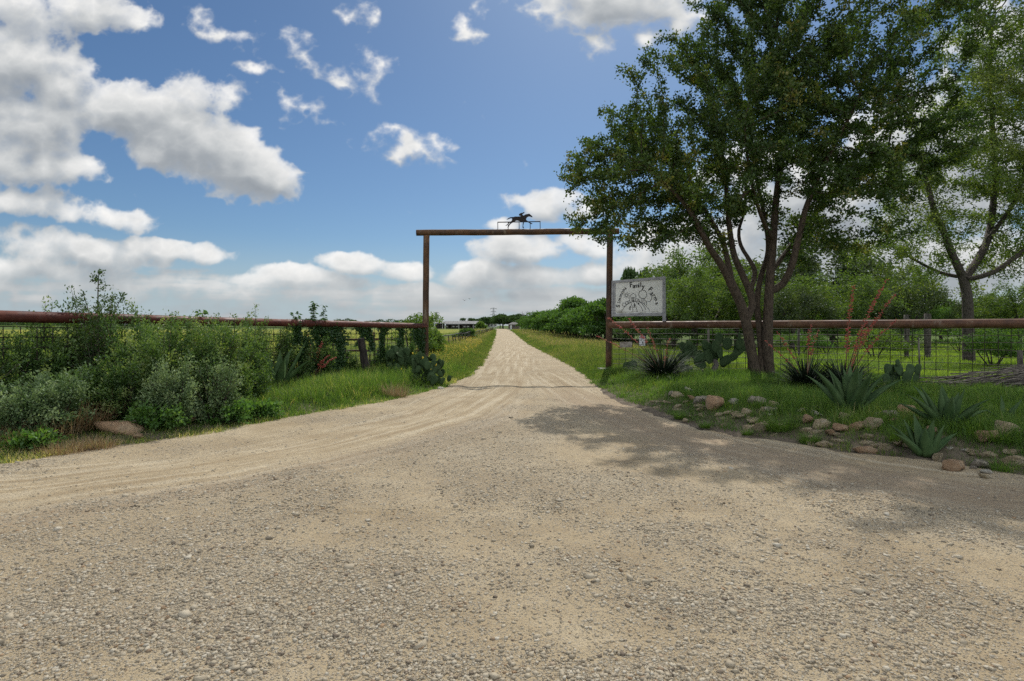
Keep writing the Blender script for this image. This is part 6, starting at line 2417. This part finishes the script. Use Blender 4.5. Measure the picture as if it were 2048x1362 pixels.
def build_grass():
    rs = np.random.RandomState(7)
    fl_x = lambda y: np.interp(y, [LF_B.y - 5, LF_B.y, LF_A.y], [LF_B.x - 2.45, LF_B.x, LF_A.x])
    fr_x = lambda y: np.interp(y, [RF_B.y - 4, RF_B.y, RF_A.y], [RF_B.x + 5.5, RF_B.x, RF_A.x])
    patch = lambda x, y, s, k: wob(x, y, s, k)

    # left bank, from the fence to the road
    def samp(n):
        y = ysample(rs, n, 5.3, 19.5, 1.2)
        off = rs.rand(n) ** 1.3 * 2.6
        return xl(y) - off + .12, y
    x, y = tufted(rs, 95000, samp, 26, .75)
    off = xl(y) - x
    keep = (off > -.12 - .26 * patch(x, y, 2.0, 20) - .2 * (rs.rand(len(x)) > .97)) & (rs.rand(len(x)) < np.clip(.5 + ss(8.3, 11, y), 0, 1))
    x, y, off = x[keep], y[keep], off[keep]
    h = (.10 + .26 * ss(.05, .8, off) * ss(8, 12, y)) * rs.uniform(.5, 1.25, len(x)) * (1 + .4 * patch(x, y, .9, 21))
    tint = .42 + .42 * patch(x, y, .8, 22) + rs.normal(0, .2, len(x)) + .16 * ss(.3, 0, off) + .35 * (rs.rand(len(x)) > .93) + .30 * ss(8.5, 7, y) * (rs.rand(len(x)) > .45)
    grass_field('grass', 'tall mixed green grass on the bank between the left fence and the road', rs, x, y, h, .0045 + .00035 * y, tint, LF['grass'])

    # dry grass in the lower left corner and before the left cactus
    for k, (px, py, n, hh, lab) in enumerate(((150, 880, 420, .32, 'reddish brown dry grass tuft above the long orange stone'), (95, 890, 320, .26, 'dry grass tuft at the left edge of the road, left of the reddish one'), (25, 905, 260, .2, 'straw coloured dry tuft at the left picture edge'), (215, 862, 200, .42, 'thin tall straw stalks behind the long orange stone'), (60, 880, 160, .42, 'straw stalks under the low silvery sage'), (790, 795, 420, .42, 'reddish dry tuft on the bank before the left prickly pear'), (415, 842, 130, .34, 'thin dry tuft between the leafy weeds'), (190, 896, 260, .16, 'low dry tuft at the road edge below the long orange stone'), (120, 908, 260, .15, 'low dry tuft at the road edge below the reddish brown one'), (-30, 900, 300, .24, 'dry tuft cut off by the left picture edge'))):
        p = GPo(px, py)
        g = empty('dry_tuft', p, lab, 'grass tuft', 'dry grass tufts')
        n = int(n * (.75 if k == 5 else 1.5))
        hh *= (.85 if k == 5 else 1.2)
        r = rs.rand(n) ** .6 * (.26 + .10 * (k < 3))
        a = rs.rand(n) * 6.283
        b = np.stack([np.cos(a) * r, np.sin(a) * r * .6, 0 * r], -1)
        link('blades', blade_mesh(rs, b, a + rs.normal(0, .8, n), np.radians(rs.uniform(45, 88, n)), hh * rs.uniform(.5, 1.2, n), .004 * np.ones(n) + .0003 * p.y, np.radians(rs.uniform(5, 50, n)), LF['dry'], 'blades', rs.normal(.38 if k == 0 else .62, .24, n), 3), g)

    # right bed
    def samp(n):
        y = ysample(rs, n, 5.0, 19.5, 1.1)
        o = rs.rand(n) ** 1.2 * 7.5
        return xr(y) + o, y
    x, y = tufted(rs, 170000, samp, 26, .65)
    off = x - xr(y)
    behind = x > fr_x(y) + .1
    lit = .75 + .25 * ss(7.2, 9.0, y)
    keep = (off > -.06 - .22 * patch(x, y, 2.0, 23) - .15 * (rs.rand(len(x)) > .97)) & (~behind) & (rs.rand(len(x)) < np.clip(.55 + .30 * ss(8.0, 9.5, y) + .50 * ss(.3, .9, off), 0, 1) * lit)
    x, y, off = x[keep], y[keep], off[keep]
    h = (.10 + .11 * ss(.3, 1.0, off)) * rs.uniform(.55, 1.3, len(x)) * (1 + .5 * patch(x, y, 1.1, 24))
    tint = .34 + .36 * patch(x, y, .8, 25) + rs.normal(0, .16, len(x)) + .3 * (rs.rand(len(x)) > .95)
    grass_field('grass', 'soft green grass in the shaded garden bed behind the stones', rs, x, y, h, .0045 + .00035 * y, tint, LF['grass'])
    # tufts growing out between the stones
    T = [(1560, 872, 420, .30, 'large bushy grass tuft hanging over the stones before the dark yuccas'), (1620, 888, 220, .20, 'grass tuft at the road edge below the leaning orange stone'), (1495, 870, 140, .12, 'small bright grass tuft at the road edge below the tan blocks'), (1800, 906, 260, .22, 'grass tuft left of the front agave'), (1950, 905, 320, .28, 'grass tuft behind the big smooth orange stone'), (1915, 890, 240, .26, 'grass tuft at the foot of the middle sized agave'), (2000, 920, 240, .26, 'grass tuft before the orange long stone at the right'), (2010, 945, 160, .2, 'small grass tuft before the ochre boulder'), (1410, 856, 200, .14, 'weedy tuft at the road edge before the wide orange boulder'), (1360, 838, 260, .16, 'weedy tuft at the road edge near the first edging stones'), (1975, 845, 380, .34, 'long bright grass tuft before the brush pile'), (1840, 822, 420, .28, 'bright fresh green tuft behind the front agave'), (1590, 850, 260, .24, 'grass tuft left of the white rounded stone')]
    for (px, py, n, hh, lab) in T:
        p = GPo(px, py)
        g = empty('grass_tuft', p, lab, 'grass tuft', 'grass tufts among the stones')
        r = rs.rand(n) ** .6 * hh * .55
        a = rs.rand(n) * 6.283
        b = np.stack([np.cos(a) * r, np.sin(a) * r * .7, 0 * r], -1)
        link('blades', blade_mesh(rs, b, a + rs.normal(0, .7, n), np.radians(rs.uniform(45, 88, n)), hh * rs.uniform(.5, 1.15, n), .0065 * np.ones(n), np.radians(rs.uniform(10, 70, n)), LF['grass'], 'blades', rs.normal(.42, .13, n), 3), g)

    # lawn behind the right fence
    def samp(n):
        y = ysample(rs, n, 11.0, 46, 1.5)
        return fr_x(np.minimum(y, GYD)) + np.where(y > GYD, (y - GYD) * .18, 0) + rs.rand(n) ** 1.0 * (y * 1.0), y
    x, y = tufted(rs, 150000, samp, 22, .6)
    keep = (x > np.where(y < GYD, fr_x(y) + .1, xr(y) + .3))
    x, y = x[keep], y[keep]
    h = (.13 + .05 * patch(x, y, .4, 26)) * rs.uniform(.6, 1.3, len(x)) * (1 + .012 * y)
    tint = .50 + .22 * patch(x, y, .35, 27) + rs.normal(0, .10, len(x))
    grass_field('grass', 'short bright green lawn grass behind the right mesh fence', rs, x, y, h, .005 + .0006 * y, np.minimum(tint, .9), LF['lawn'])

    # meadow strips on both sides of the road beyond the gate
    for side in (-1, 1):
        def samp(n):
            y = ysample(rs, n, 15.5, 170, 1.55)
            wd = np.where(side < 0, 3.2 + .02 * y, 4.2 + .06 * y)
            o = rs.rand(n) ** 1.25 * wd
            return np.where(side < 0, xl(y) - o, xr(y) + o), y
        x, y = tufted(rs, 130000, samp, 18, .55)
        off = np.where(side < 0, xl(y) - x, x - xr(y))
        keep = off > -.10 - .28 * patch(x, y, 1.6, 28) - .15 * (rs.rand(len(x)) > .97)
        if side < 0:
            keep &= (x > fl_x(np.minimum(y, GYD)) + .05) | (y > GYD)
        else:
            keep &= (x < fr_x(y) - .05) | (y > GYD)
        x, y, off = x[keep], y[keep], off[keep]
        h = (.14 + (.34 if side < 0 else .26) * ss(.1, 1.2, off)) * rs.uniform(.5, 1.2, len(x)) * (1 + .3 * patch(x, y, .5, 29)) * (1 + .002 * y) * np.where(y < 20, .75, 1)
        seed = ss(26, 48, y) * ss(.4, 1.4, off)
        tint = .40 + .26 * patch(x, y, .3, 30) + rs.normal(0, .15, len(x)) + seed * rs.rand(len(x)) ** 1.6 * .62
        grass_field('grass', 'wildflower meadow grass along the %s of the road beyond the gate' % ('left' if side < 0 else 'right'), rs, x, y, h, .0045 + .0007 * y, tint, LF['meadow'])
    # pasture beyond the left fence
    def samp(n):
        y = ysample(rs, n, 9.0, 120, 1.5)
        return np.minimum(fl_x(np.minimum(y, GYD)), -4.8) - .15 - rs.rand(n) * (y * 1.05), y
    x, y = tufted(rs, 110000, samp, 18, .4)
    h = (.16 + .06 * patch(x, y, .3, 31)) * rs.uniform(.6, 1.3, len(x)) * (1 + .008 * y)
    tint = .52 + .2 * patch(x, y, .2, 32) + rs.normal(0, .12, len(x))
    grass_field('grass', 'bright pasture grass beyond the left fence', rs, x, y, h, .005 + .0008 * y, np.minimum(tint, .8), LF['meadow'])
    # yellow wildflowers beside the left gate post
    n = 3600
    y = ysample(rs, n, 19, 70, 1.2)
    x = np.where(y < 45, xl(y) - .5 - rs.rand(n) * 2.9, xl(y) - .8 - rs.rand(n) * 3.0)
    k = patch(x, y, .45, 33) + .35 * ss(46, 22, y) > .12
    x, y = x[k], y[k]
    V, F = scatter_solids(rs, (OCT_V, OCT_F), np.stack([x, y, H(x, y) + .42 + rs.normal(0, .07, len(x))], -1), .010 + .00042 * y, (.4, .7))
    tag(link('wildflowers', np_mesh('wildflowers', V, F, M['yellowflower'])), 'yellow wildflowers in the meadow beside the left gate post', 'wildflowers', kind='stuff')


build_left_bed()
build_succulents()
build_stones()
build_grass()
